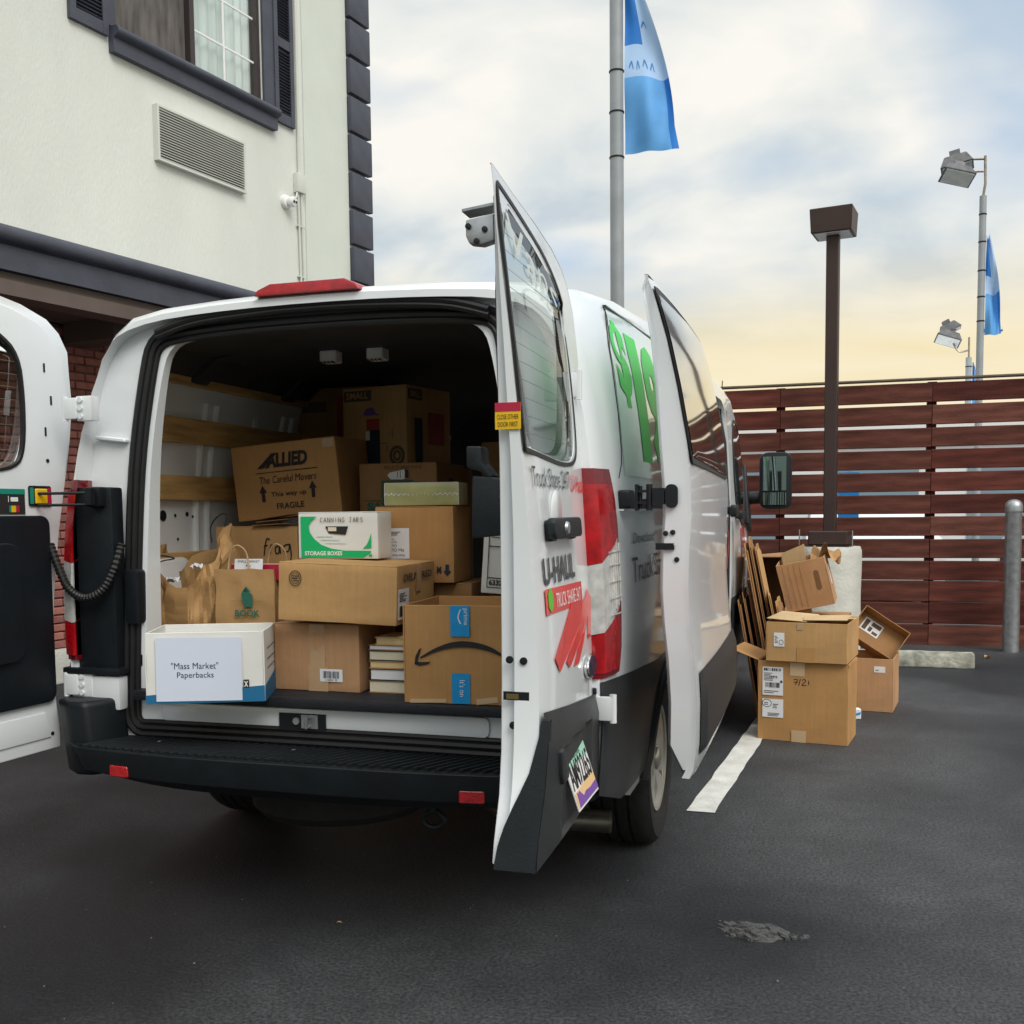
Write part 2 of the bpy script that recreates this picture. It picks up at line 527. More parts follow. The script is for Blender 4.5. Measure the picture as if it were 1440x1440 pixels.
def inset(poly, d):
    n = len(poly)
    area = sum(poly[i][0] * poly[(i + 1) % n][1] - poly[(i + 1) % n][0] * poly[i][1] for i in range(n))
    sg = 1 if area > 0 else -1
    out = []
    for i in range(n):
        a, b, c = Vector(poly[i - 1]), Vector(poly[i]), Vector(poly[(i + 1) % n])
        t = (c - a)
        if t.length < 1e-9:
            t = b - a
        t.normalize()
        out.append((b.x - t.y * d * sg, b.y + t.x * d * sg))
    return out

def interp(x, xs, ys):
    if x <= xs[0]: return ys[0]
    for i in range(1, len(xs)):
        if x <= xs[i]:
            t = (x - xs[i - 1]) / (xs[i] - xs[i - 1])
            return ys[i - 1] + (ys[i] - ys[i - 1]) * t
    return ys[-1]

_txt = {}
def text_mesh(s, bold=0, shear=0, depth=.002, res=3, space=1):
    k = (s, bold, shear, depth, space)
    if k not in _txt:
        cu = bpy.data.curves.new('t', 'FONT')
        cu.body = s
        cu.resolution_u = res
        cu.offset = bold
        cu.shear = shear
        cu.space_character = space
        cu.fill_mode = 'FRONT'
        cu.align_x = 'CENTER'
        ob = bpy.data.objects.new('t', cu)
        COL.objects.link(ob)
        bpy.context.view_layer.update()
        dg = bpy.context.evaluated_depsgraph_get()
        me = bpy.data.meshes.new_from_object(ob.evaluated_get(dg))
        V = [v.co.copy() for v in me.vertices]
        F = [tuple(p.vertices) for p in me.polygons]
        bpy.data.objects.remove(ob)
        bpy.data.meshes.remove(me)
        x0 = min(v.x for v in V); x1 = max(v.x for v in V); y0 = min(v.y for v in V); y1 = max(v.y for v in V)
        _txt[k] = ([((v.x - x0) / (x1 - x0), (v.y - y0) / (y1 - y0)) for v in V], F)
    return _txt[k]

def text(s, fn, w, h, m, parent, name='lettering', bold=.0, shear=0, space=1, cuts=0):
    """lettering laid on a surface: fn(u, v) maps metres across/up to a point"""
    V, F = text_mesh(s, bold, shear, space=space)
    if cuts:
        bm = bmesh.new()
        bv = [bm.verts.new((x, y, 0)) for x, y in V]
        for f in F:
            try: bm.faces.new([bv[i] for i in f])
            except ValueError: pass
        for k in range(1, cuts):
            bmesh.ops.bisect_plane(bm, geom=bm.verts[:] + bm.edges[:] + bm.faces[:], plane_co=(0, k / cuts, 0), plane_no=(0, 1, 0))
        bm.verts.index_update()
        V = [(q.co.x, q.co.y) for q in bm.verts]; F = [tuple(q.index for q in f.verts) for f in bm.faces]
        bm.free()
    me = bpy.data.meshes.new(name)
    me.from_pydata([tuple(fn(x * w, y * h)) for x, y in V], [], F)
    me.materials.append(m)
    me.update()
    return put(name, me, parent)

def plate(polys, fn, m, parent, name, th=.0008, fn2=None):
    """thin flat print or label made of one or more polygons laid on a surface fn(u, v, off)"""
    mb = MB()
    for p in polys:
        mb.prism(p, lambda a, b: fn(a, b, 0), lambda a, b: fn(a, b, th))
    return mb.build(name, m, parent, smooth=0)

def rect(x0, y0, x1, y1):
    return [(x0, y0), (x1, y0), (x1, y1), (x0, y1)]

def stroke(pts, r):
    """ribbon polygon along a hand-drawn line"""
    L, Rr = [], []
    for i, p in enumerate(pts):
        a = Vector(pts[max(i - 1, 0)]); b = Vector(pts[min(i + 1, len(pts) - 1)])
        t = (b - a)
        t.normalize()
        n = Vector((-t.y, t.x)) * r
        L.append((p[0] + n.x, p[1] + n.y)); Rr.append((p[0] - n.x, p[1] - n.y))
    return [[L[i], L[i + 1], Rr[i + 1], Rr[i]] for i in range(len(L) - 1)]

# ------------------------------------------------------------------ ground
mb = MB()
mb.faces([(-400, -400, 0), (400, -400, 0), (400, 600, 0), (-400, 600, 0)], [(0, 1, 2, 3)])
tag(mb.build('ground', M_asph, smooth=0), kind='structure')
# the painted bay line beside the van
mb = MB()
N = 40
def lx(t, e):
    y = 1.56 + t * 4.7
    x = 1.031 + (y - 1.565) * .0818
    rg = random.uniform(-.004, .004)
    return (x + (.124 if e else 0) + rg, y + random.uniform(-.004, .004), .004)
vs = []
for i in range(N + 1):
    vs += [lx(i / N, 0), lx(i / N, 1)]
mb.faces(vs, [(2 * i, 2 * i + 1, 2 * i + 3, 2 * i + 2) for i in range(N)])
tag(mb.build('parking_line', M_line, smooth=0), kind='structure')
# broken lump of asphalt in the foreground: flakes of old tarmac over a low mound
mb = MB(); rg = random.Random(21)
def lump(u, v):
    x, y = (u - .5) * .30, (v - .5) * .20
    d = math.hypot(x / .12, y / .07)
    hh = max(0, 1 - d * d + .5 * noise.noise((x * 22, y * 22, 1.3))) * .013 + max(0, 1 - d * .8) * .004 * noise.noise((x * 60, y * 60, 4))
    return (1.40 + x, .285 + y, hh - .002)
mb.grid(lump, 50, 36)
for i in range(70):
    a, d = rg.uniform(0, 6.28), rg.random() ** .7
    tail_ = i > 54
    x, y = (1.40 + .105 * d * math.cos(a), .285 + .06 * d * math.sin(a)) if not tail_ else (1.49 + rg.uniform(0, .09), .275 + rg.uniform(-.02, .015))
    s_ = rg.uniform(.008, .024) * (.5 if tail_ else 1)
    n_ = rg.randint(5, 7)
    pl = [(x + s_ * rg.uniform(.7, 1.25) * math.cos(6.28 * k / n_ + a), y + .75 * s_ * rg.uniform(.7, 1.25) * math.sin(6.28 * k / n_ + a)) for k in range(n_)]
    z0 = .002 if tail_ else max(.001, .012 * (1 - d * d)); tx_, ty_ = rg.uniform(-.3, .3), rg.uniform(-.3, .3)
    mb.prism(pl, lambda p, q: (p, q, z0 - .004), lambda p, q: (p, q, z0 + .006 + (p - x) * tx_ + (q - y) * ty_))
tag(mb.build('asphalt_patch', mat('broken_asphalt', (.070, .071, .071), .85, 0, .3, 60, .6, 160), smooth=20), kind='structure')
# loose grit on the tarmac
mb = MB(); rg = random.Random(5)
for i in range(420):
    x, y = rg.uniform(-3, 3.4), rg.uniform(-1.6, 5.5)
    s_ = rg.uniform(.0010, .0027) * (1.6 if rg.random() < .05 else 1)
    mb.box((x, y, s_ * .6), (s_ * rg.uniform(1, 2), s_ * rg.uniform(1, 2), s_), Matrix.Rotation(rg.uniform(0, 3), 3, 'Z'), mi=0 if rg.random() < .55 else 1)
tag(mb.build('loose_grit', [mat('grit_grey', (.16, .16, .16), .8), mat('grit_pale', (.24, .235, .225), .8)], None, 0), 'fine loose grit scattered over the dark asphalt', 'grit', kind='stuff')

# ------------------------------------------------------------------ lodging building
BR = rad(-10.951)
bld = thing('lodging_building', 'cream stucco motel building with slate blue trim over a recessed brick ground floor', 'building', (0, 0, 0), (0, 0, BR))
T = -4.0
mb = MB(); mb.span((-12, -9, 2.95), (T, 6.0, 9.2))
up_wall = mb.build('upper_wall', M_stucco, bld, smooth=0)
cut = MB(); cut.span((T - .14, 2.90, 4.885), (T + .2, 4.50, 6.7))
boolean(up_wall, [cut])
mb = MB(); mb.span((T + .001, 5.04, 3.24), (T + .014, 5.70, 9.2)); mb.build('smooth_trim_board', M_smooth, bld, smooth=0)
# corner quoins
qmb = MB(); qmb.box((0, 0, 0), (.062, .33, .325)).bevel(.01, 2)
qme = qmb.mesh('quoin', M_slate)
z = 3.42 - .357
k = 0
while z < 9.1:
    put('quoin', qme, bld, (T + .03 + .002 * ((k * 7) % 3), 5.87, z))
    z += .357; k += 1
# moulded band and fascia, soffit
mb = MB()
pr = [(T, 2.955), (T + .07, 2.955), (T + .07, 3.115), (T + .085, 3.12)] + [(T + .075 + .06 * math.cos(a), 3.18 + .06 * math.sin(a)) for a in [rad(x) for x in range(-80, 100, 15)]] + [(T, 3.245)]
mb.prism(pr, lambda t, zz: (t, -9, zz), lambda t, zz: (t, 5.69, zz))
mb.build('band_moulding', M_slate, bld, smooth=40)
mb = MB(); mb.span((-4.98, -9, 2.90), (T + .02, 6.0, 2.948)); mb.span((-4.16, -9, 2.80), (T + .045, 5.9, 2.899))
mb.build('soffit', M_soffit, bld, smooth=0)
mb = MB(); mb.span((-4.97, 3.15, 2.74), (-4.4, 3.4, 2.899)); mb.build('soffit_beam', M_soffit, bld, smooth=0)
# brick ground floor: mortar core, bricks that show built one by one, the rest of the wall joined
mb = MB(); mb.span((-11.9, -9, 0), (-5.03, 5.9, 2.898)); mb.build('brick_wall', M_mortar, bld, smooth=0)
mb = MB(); mb.span((-5.029, -9, 0), (-4.9, 5.9, .27)); mb.bevel(.015); mb.build('concrete_kerb', M_conc, bld)
bmes = []
for m_ in M_bricks:
    q = MB(); q.box((0, 0, 0), (.045, .193, .058)).bevel(.006, 1)
    bmes.append(q.mesh('brick', m_))
rest = MB()
zc = .305; row = 0; nb = 0
while zc < 2.88:
    s0 = -2 + (.1015 if row % 2 else 0)
    while s0 < 5.9:
        near = 2.15 < s0 < 3.75
        if near and nb < 300:
            put('brick', bmes[(row * 5 + int(s0 * 31) * 7) % 3], bld, (-5.03 + random.uniform(-.003, .003), s0, zc)); nb += 1
        else:
            rest.box((-5.03 + random.uniform(-.003, .003), s0, zc), (.045, .193, .058), mi=(row * 5 + int(s0 * 31) * 7) % 3)
        s0 += .203
    zc += .0685; row += 1
tag(rest.build('brick', M_bricks, bld, smooth=0), kind='stuff')
# window: frame, sashes, panes, sill, shutters
mb = MB()
for a, b, z0, z1 in ((2.90, 2.935, 4.89, 6.7), (4.465, 4.50, 4.89, 6.7), (3.68, 3.73, 4.92, 6.7)):
    mb.span((T - .09, a, z0), (T - .015, b, z1))
mb.span((T - .088, 2.936, 4.888), (T - .017, 4.464, 4.925))
wf = mb.build('window', M_slated, bld, smooth=0)
mb = MB(); mb.span((T - .075, 2.94, 4.93), (T - .068, 3.675, 6.68)); mb.build('insect_screen', M_curtd, wf, smooth=0)
mb = MB(); mb.faces([(T - .062, 3.735, 4.93), (T - .062, 4.46, 4.93), (T - .062, 4.46, 6.68), (T - .062, 3.735, 6.68)], [(0, 1, 2, 3)]); mb.build('pane', glass_mat('room_window_glass', (.86, .9, .88), 1.22), wf, smooth=0)
mb = MB()
mb.grid(lambda u, v: (T - .115 + .012 * math.sin(u * 46) + .006 * math.sin(u * 19), 3.73 + u * .74, 4.92 + v * 1.78), 80, 1)
mb.build('curtain', M_curtain, wf, smooth=60)
mb = MB()
mb.span((T - .058, 4.09, 4.93), (T - .05, 4.108, 6.68))
for zz in (5.225, 5.59, 5.95, 6.3):
    mb.span((T - .0585, 3.735, zz), (T - .0505, 4.46, zz + .016))
mb.build('muntin', M_dec_wht, wf, smooth=0)
mb = MB()
pr = [(T, 4.70), (T + .055, 4.70), (T + .055, 4.80), (T + .075, 4.81)] + [(T + .07 + .035 * math.cos(a), 4.845 + .035 * math.sin(a)) for a in [rad(x) for x in range(-75, 100, 25)]] + [(T - .02, 4.884)]
mb.prism(pr, lambda t, zz: (t, 2.85, zz), lambda t, zz: (t, 4.63, zz))
mb.build('window_sill', M_slate, bld, smooth=40)
for k_, (a_, b_) in enumerate(((4.502, 4.634), (2.832, 2.898))):
    q = MB(); q.span((T + .001, a_, 4.886), (T + .026, b_, 6.7)); q.build('window_casing', M_slate, bld, smooth=0)
for s0, s1 in ((4.635, 4.895), (2.50, 2.83)):
    mb = MB()
    a0, a1 = s0 + .05, s1 - .05
    mb.span((T, s0, 4.80), (T + .035, a0, 6.7)); mb.span((T, a1, 4.80), (T + .035, s1, 6.7))
    mb.span((T, a0, 4.80), (T + .033, a1, 4.885)); mb.span((T, a0, 5.45), (T + .033, a1, 5.53)); mb.span((T, a0, 4.886), (T + .006, a1, 5.449)); mb.span((T, a0, 5.531), (T + .006, a1, 6.7))
    sh = mb.build('shutter', M_slate, bld, smooth=0)
    lv = MB()
    zz = 4.905
    while zz < 6.65:
        if not 5.42 < zz < 5.54:
            lv.box((T + .018, (a0 + a1) / 2, zz), (.026, a1 - a0 - .002, .006), Matrix.Rotation(rad(35), 3, 'Y'))
        zz += .027
    tag(lv.build('louvre', M_slate, sh, smooth=0), kind='stuff')
# air conditioner grille
mb = MB()
gs0, gs1, gz0, gz1 = 3.245, 4.215, 4.053, 4.469
mb.span((T + .001, gs0, gz0), (T + .05, gs0 + .02, gz1)); mb.span((T + .001, gs1 - .02, gz0), (T + .05, gs1, gz1))
mb.span((T + .001, gs0 + .02, gz1 - .016), (T + .049, gs1 - .02, gz1)); mb.span((T + .001, gs0 + .02, gz0), (T + .049, gs1 - .02, gz0 + .016))
gr = mb.build('air_grille', M_gril, bld, smooth=0)
mb = MB(); mb.span((T + .001, gs0 + .021, gz0 + .017), (T + .006, gs1 - .021, gz1 - .017)); mb.build('grille_backing', M_black, gr, smooth=0)
mb = MB()
for i in range(19):
    zz = gz0 + .03 + i * (gz1 - gz0 - .055) / 18
    mb.box((T + .032, (gs0 + gs1) / 2, zz), (.03, gs1 - gs0 - .044, .009), Matrix.Rotation(rad(24), 3, 'Y'))
tag(mb.build('louvre', M_gril, gr, smooth=0), kind='stuff')
# wing of the building behind the viewpoint, which the mirror and the glass reflect
mb = MB(); mb.span((-4.2, -19, 0), (16, -14.5, 4.6)); wg = mb.build('rear_wing', mat('pale_green_siding', (.42, .50, .43), .8), bld, smooth=0)
for i in range(7):
    for z_ in (1.0, 2.9):
        q = MB(); q.span((-2.6 + i * 2.6, -14.499, z_), (-1.2 + i * 2.6, -14.47, z_ + 1.3)); q.build('window', M_slated, wg, smooth=0)
# conduit
mb = MB()
mb.tube([(T + .022, 4.945, 9.1), (T + .022, 4.945, 4.40)], .014, 8)
mb.tube([(T + .022, 4.965, 4.25), (T + .022, 4.985, 3.26)], .011, 8)
mb.tube([(T + .022, 4.925, 4.25), (T + .022, 4.94, 3.26)], .011, 8)
mb.tube(curve_pts([(T + .03, 4.90, 4.25), (T + .045, 4.87, 4.20), (T + .05, 4.83, 4.17), (T + .04, 4.79, 4.15)], 5), .009, 8)
for zz in (3.95, 3.5):
    mb.span((T + .001, 4.905, zz), (T + .03, 5.005, zz + .012))
mb.build('conduit', M_gril, bld)
mb = MB(); mb.span((T + .001, 4.885, 4.25), (T + .055, 5.0, 4.42)); mb.bevel(.006); mb.build('junction_box', M_gril, bld)
# security camera on the wall
cm = thing('security_camera', 'small white turret security camera on the cream wall beside a conduit', 'camera', Matrix.Rotation(BR, 3, 'Z') @ Vector((T, 4.76, 4.13)), (0, 0, BR))
mb = MB(); mb.lathe([(.06, 0), (.062, .02), (.055, .035), (.03, .04)], Matrix.Rotation(PI / 2, 4, 'Y'), 24); mb.build('base', M_dec_wht, cm)
mb = MB(); mb.lathe([(.001, -.045), (.03, -.035), (.044, -.01), (.046, .012), (.036, .034), (.02, .036)], Matrix.Translation((.075, .01, -.005)) @ Matrix.Rotation(rad(100), 4, 'Y'), 24); mb.build('head', M_dec_wht, cm)
mb = MB()
for dy in (-.014, .016):
    mb.lathe([(.001, 0), (.011, 0), (.011, .004), (.001, .005)], Matrix.Translation((.111, .01 + dy, -.012)) @ Matrix.Rotation(rad(100), 4, 'Y'), 14)
mb.build('lens', M_black, cm)
# ------------------------------------------------------------------ fence
FY = 7.78
fen = thing('wooden_fence', 'dark red stained horizontal board fence with narrow gaps behind the parking bay', 'fence', (0, FY, 0))
posts = [-3.9, -2.2, -.5, 1.2, 2.62, 4.3, 6.0, 7.7, 9.4]
nrow = 12; pz = 2.585 / nrow
mesh_cache = {}
for i in range(nrow):
    z0 = 2.575 - (i + 1) * pz
    hgt = pz - (.031 if i < 9 else .008) + random.uniform(-.004, .004)
    for j in range(len(posts) - 1):
        a, b = posts[j], posts[j + 1]
        a += random.uniform(-.004, .0); b += random.uniform(-.007, -.003)
        key = (round(b - a, 2), i < 9, (i * 7 + j * 3 + i * j) % 5)
        if key not in mesh_cache:
            q = MB(); q.box((0, 0, 0), (b - a, .036, hgt)).bevel(.005, 1)
            mesh_cache[key] = q.mesh('plank', M_fence[key[2]])
        o = put('plank', mesh_cache[key], fen, ((a + b) / 2, random.uniform(-.004, .004), z0 + hgt / 2 + .004), (0, rad(random.uniform(-.22, .22)), 0))
for p in posts:
    q = MB(); q.box((p, .075, 1.28), (.085, .085, 2.56)); q.build('fence_post', M_fence[2], fen, smooth=0)
mb = MB(); mb.box(((posts[0] + posts[-1]) / 2, .02, 2.586), (posts[-1] - posts[0] + .1, .11, .02)); mb.bevel(.004, 1); mb.build('cap_rail', M_fcap, fen)

# ------------------------------------------------------------------ lamp post on concrete foot
foot = thing('concrete_foot', 'round off white concrete footing under the brown lamp post', 'footing', (1.683, 7.25, 0))
mb = MB()
def footfn(u, v):
    a = u * 2 * PI; zz = v * .985
    r = .288 + .008 * noise.noise((math.cos(a) * 2, math.sin(a) * 2, zz * 3)) - (.012 if v > .97 else 0)
    return (r * math.cos(a), r * math.sin(a), zz)
mb.grid(footfn, 48, 24)
mb.faces([footfn(i / 48, 1) for i in range(48)], [tuple(range(48))])
mb.build('footing_body', M_conc, foot, smooth=50)
lp = thing('lamp_post', 'brown square lamp post with shoebox lamp head in front of the fence', 'lamp post', (1.683, 7.25, .987), (0, 0, rad(-10)))
mb = MB(); mb.box((0, 0, .08), (.36, .30, .135)); mb.bevel(.01, 1); mb.box((0, 0, .006), (.40, .34, .01)); mb.build('base_cover', M_post, lp)
mb = MB(); mb.box((0, 0, 1.52), (.112, .112, 2.76)); mb.bevel(.008, 1); mb.build('pole', M_post, lp)
hd = MB(); hz = 2.90
hd.prism(rect(-.188, -.18, .195, .18), lambda a, b: (a * .94, b * .94, hz + .0), lambda a, b: (a, b, hz + .22)); hd.bevel(.006, 1)
head = hd.build('lamp_head', M_post, lp)
mb = MB(); mb.box((.005, 0, hz - .004), (.31, .29, .006)); mb.build('lamp_lens', M_lens, head, smooth=0)
mb = MB(); mb.tube([(-.28, -.03, .01), (-.28, -.03, .16)], .006, 6); mb.tube([(.22, -.1, .01), (.22, -.1, .15)], .006, 6); mb.build('anchor_bolt', M_steel, lp)

# steel bollard, wheel stop
bo = thing('steel_bollard', 'galvanised steel pipe bollard with domed cap by the fence', 'bollard', (3.30, 7.42, 0))
mb = MB(); mb.lathe([(.072, 0), (.072, 1.30), (.075, 1.31), (.075, 1.335)], None, 28); mb.build('pipe', M_steel, bo)
mb = MB(); mb.lathe([(.079, 1.30), (.079, 1.345), (.072, 1.375), (.05, 1.40), (.02, 1.412), (.001, 1.414)], None, 28); mb.build('domed_cap', M_steel, bo)
mb = MB()
mb.prism([(-.09, 0), (.09, 0), (.075, .10), (.055, .125), (-.055, .125), (-.075, .10)], lambda y, z: (-.95, y, z), lambda y, z: (.42, y, z))
mb.bevel(.014, 2)
bmesh.ops.subdivide_edges(mb.bm, edges=[e for e in mb.bm.edges if e.calc_length() > .3], cuts=30)
for v in mb.bm.verts:
    v.co += Vector(v.normal) * .005 * noise.noise(v.co * 14)
ws = mb.build('wheel_stop', M_concd, None, loc=(2.42, 6.32, 0), rot=(0, 0, rad(-1.5)))
tag(ws, 'weathered grey concrete wheel stop on the asphalt near the fence', 'wheel stop')

# ------------------------------------------------------------------ banner poles and flags beyond the fence
def flag_mesh(h, wtop, wbot, seed, fold):
    mb = MB()
    def f(u, v):
        w = wtop + (wbot - wtop) * (1 - v) ** .75
        bul = .12 * math.sin(PI * min(1, (1 - v) * 1.15)) * w
        x = u * (w + bul)
        y = fold * math.sin(u * 7 + v * 3 + seed) * u + .5 * fold * math.sin(v * 9 + u * 4 + seed) + fold * .9 * math.sin((u - v * .6) * 11 + seed) * u * (1 - v)
        return (x, y, v * h + .06 * math.sin(u * 5 + seed) * u * (.4 + v))
    nu, nv = 56, 120
    mb.grid(f, nu, nv)
    mb.bm.faces.ensure_lookup_table()
    for j in range(nv):
        for i in range(nu):
            v, u = (j + .5) / nv, (i + .5) / nu
            mi = 2 if v < .42 else 1 if v < .60 or u > .5 else 0
            if v < .42 and u > .88: mi = 0
            mb.bm.faces[j * nu + i].material_index = mi
    return mb, f
def pole(x, y, r, top, label, joints):
    p = thing('banner_pole', label, 'pole', (x, y, 0))
    mb = MB(); mb.tube([(0, 0, 0), (0, 0, top)], [r, r * .93], 24); mb.build('shaft', M_pole, p)
    for z in joints:
        q = MB(); q.lathe([(r * 1.0, -.012), (r * 1.06, -.008), (r * 1.06, .008), (r * 1.0, .012)], Matrix.Translation((0, 0, z)), 24); q.build('strap', M_black, p)
    return p
p1 = pole(-1.267, 12, .104, 9.6, 'tall thick grey banner pole rising behind the van roof', (7.62, 7.05, 6.42))
fl = thing('banner_flag', 'large blue and white banner hanging from the thick pole behind the van', 'flag', (-1.15, 12, 6.46))
mb, ff = flag_mesh(2.5, .12, .78, .8, .07)
cloth = mb.build('cloth', M_flag, fl, smooth=60)
mb = MB()
for pts in ([(.45, .475), (.5, .51), (.56, .465)], [(.3, .455), (.33, .50), (.37, .46)], [(.62, .46), (.68, .50), (.70, .455)], [(.12, .47), (.18, .50), (.22, .46)], [(.55, .70), (.66, .735), (.72, .70)]):
    for p in stroke([(q.x, q.y) for q in curve_pts([(*a, 0) for a in pts], 4)], .008):
        c = [Vector(ff(*a)) for a in p]
        mb.faces([v + Vector((0, -.006, 0)) for v in c], [(0, 1, 2, 3)])
mb.build('lettering', M_flag[3], cloth, smooth=0)
def floodlight(parent, M, s=1, m=M_flood):
    mb = MB()
    mb.prism([(-.25, -.16), (.25, -.16), (.25, .16), (-.25, .16)], lambda a, b: M @ Vector((a * s, b * s, 0)), lambda a, b: M @ Vector((a * .66 * s, b * .66 * s, .2 * s)))
    mb.bevel(.012, 1)
    h = mb.build('floodlight', m, parent)
    mb = MB(); mb.box((0, 0, 0), (.44 * s, .27 * s, .008)); mb.bm.transform(M @ Matrix.Translation((0, 0, -.006))); mb.build('floodlight_lens', M_lens, h, smooth=0)
    mb = MB(); mb.box((0, 0, .24 * s), (.16 * s, .16 * s, .1 * s)); mb.bm.transform(M); mb.build('ballast_box', m, h, smooth=0)
p2 = pole(4.135, 16, .060, 6.50, 'slim grey banner pole with two floodlights beyond the fence', (6.2, 5.75, 5.28, 4.85, 4.45))
mb = MB(); mb.tube([(0, 0, 6.5), (0.03, 0, 6.7), (.02, 0, 7.15)], .022, 8); mb.tube([(0, 0, 6.9), (-.25, 0, 6.92)], .018, 8); mb.tube([(0, 0, 7.1), (-.25, .1, 7.15)], .018, 8); mb.build('bracket', M_exh, p2)
mb = MB(); mb.tube([(0, .05, 4.3), (.35, .05, 4.3)], .03, 8); mb.build('banner_arm', M_exh, p2)
floodlight(p2, Matrix.Translation((-.42, -.12, 6.80)) @ Matrix.Rotation(rad(12), 4, 'Z') @ Matrix.Rotation(rad(14), 4, 'Y') @ Matrix.Rotation(rad(-30), 4, 'X'), 1.05)
floodlight(p2, Matrix.Translation((-.38, .22, 7.05)) @ Matrix.Rotation(rad(-8), 4, 'Z') @ Matrix.Rotation(rad(-10), 4, 'Y') @ Matrix.Rotation(rad(-12), 4, 'X'), 1.05)
f2 = thing('banner_flag', 'narrow blue and white banner on the slim pole beyond the fence', 'flag', (4.2, 16, 4.22))
mb, _ = flag_mesh(1.62, .04, .26, 2.1, .05); mb.build('cloth', M_flag, f2, smooth=60)
p3 = pole(5.47, 28, .085, 5.45, 'distant small banner pole with a pair of floodlights beyond the fence', (5.2,))
mb = MB(); mb.tube([(0, 0, 5.45), (0, 0, 6.0)], .025, 8); mb.tube(curve_pts([(0, 0, 5.65), (-.25, 0, 5.62), (-.4, 0, 5.85)], 4), .025, 8); mb.build('bracket', M_exh, p3)
floodlight(p3, Matrix.Translation((-.55, 0, 5.92)) @ Matrix.Rotation(rad(20), 4, 'Y') @ Matrix.Rotation(rad(-30), 4, 'X'), 1.35)
floodlight(p3, Matrix.Translation((-.45, .2, 6.2)) @ Matrix.Rotation(rad(-25), 4, 'Y') @ Matrix.Rotation(rad(-8), 4, 'X'), 1.2)
f3 = thing('banner_flag', 'small blue banner on the most distant pole beyond the fence', 'flag', (5.57, 28, 3.7))
mb, _ = flag_mesh(1.6, .05, .2, .4, .05); mb.build('cloth', M_flag, f3, smooth=60)

# ------------------------------------------------------------------ what shows through the gaps in the fence
def far_car(x, y, rz, label, m=M_carw):
    c = thing('parked_car', label, 'car', (x, y, 0), (0, 0, rz), 'white cars parked beyond the fence')
    mb = MB()
    pr = [(-2.2, .25), (2.2, .25), (2.28, .55), (2.1, .80), (1.2, .92), (.55, 1.40), (-.95, 1.44), (-1.75, 1.0), (-2.2, .92), (-2.28, .55)]
    mb.prism(pr, lambda a, b: (a, -.88 + max(0, b - .9) * .25, b), lambda a, b: (a, .88 - max(0, b - .9) * .25, b)); mb.bevel(.06, 2)
    mb.build('body', m, c)
    mb = MB()
    mb.prism([(1.05, .95), (.5, 1.34), (-.85, 1.37), (-1.45, 1.0)], lambda a, b: (a, -.90 + max(0, b - .9) * .25, b), lambda a, b: (a, .90 - max(0, b - .9) * .25, b))
    mb.build('side_window', M_glassd, c, smooth=0)
    for wx in (-1.4, 1.4):
        for wy in (-.8, .8):
            q = MB(); q.lathe([(.2, -.1), (.31, -.1), (.33, -.06), (.33, .06), (.31, .1), (.2, .1)], Matrix.Translation((wx, wy, .33)) @ Matrix.Rotation(PI / 2, 4, 'X'), 20); q.build('wheel', M_tyre, c)
far_car(-2.5, 13.2, rad(90), 'white car parked beyond the fence behind the van cab')
far_car(2.2, 13.5, rad(92), 'white car parked beyond the fence right behind the lamp post')
far_car(5.2, 13.3, rad(88), 'white car parked beyond the fence near the steel bollard')
far_car(8.2, 13.4, rad(90), 'white car parked beyond the fence at the far right')
sh = thing('sales_office', 'long low pale building glimpsed through the fence gaps', 'building', (3, 24, 0))
mb = MB(); mb.span((-16, 0, 0), (16, 8, 3.6)); mb.build('wall', mat('office_wall', (.74, .75, .76), .7), sh, smooth=0)
for i in range(9):
    q = MB(); q.span((-14.5 + i * 3.3, -.03, .5), (-12.3 + i * 3.3, -.002, 2.5)); q.build('window', mat('far_window', (.22, .30, .36), .1), sh, smooth=0)
mb = MB(); mb.span((-16, -.12, 2.9), (16, -.004, 3.5)); mb.build('sign_band', mat('far_white_band', (.75, .75, .75), .6), sh, smooth=0)
sg = thing('blue_sign', 'solid blue sign panel glimpsed through the fence beside the lamp post', 'sign', (1.92, 10.2, 0))
mb = MB(); mb.box((0, 0, 1.42), (.24, .06, .72)); mb.build('panel', M_blue, sg, smooth=0)
mb = MB(); mb.box((0, .06, .9), (.06, .05, 1.8)); mb.build('post', M_steel, sg, smooth=0)

# ------------------------------------------------------------------ the van
van = thing('cargo_van', 'white moving van with its rear doors open and side door slid back, full of cartons', 'van', (0, 0, 0))
PROF = [(.80, .30), (.93, .30), (.962, .35), (.985, .48), (1.0, .72), (1.008, .95), (1.004, 1.12), (.994, 1.3), (.975, 1.48), (.948, 1.66), (.915, 1.8), (.872, 1.92), (.82, 2.0), (.745, 2.055), (.62, 2.078), (.42, 2.093), (.2, 2.102), (0, 2.104)]
PROF2 = [(.80, .30), (.93, .30), (.962, .35), (.985, .48), (1.0, .72), (1.008, .95), (1.006, 1.12), (.998, 1.3), (.984, 1.48), (.962, 1.66), (.938, 1.8), (.908, 1.92), (.882, 2.0), (.845, 2.057), (.76, 2.090), (.5, 2.099), (.22, 2.103), (0, 2.104)]
PROF3 = [(.80, .30), (.93, .30), (.962, .35), (.985, .48), (1.0, .72), (1.008, .95), (1.006, 1.12), (1.003, 1.3), (.998, 1.48), (.988, 1.66), (.976, 1.8), (.958, 1.92), (.938, 2.0), (.900, 2.06), (.80, 2.092), (.5, 2.099), (.22, 2.103), (0, 2.104)]
YS = [.0, .03, .12, .4, .8, 1.5, 2.3, 3.2, 3.9, 4.1, 4.35, 4.65, 4.95, 5.15, 5.45, 5.75, 5.9, 5.96]
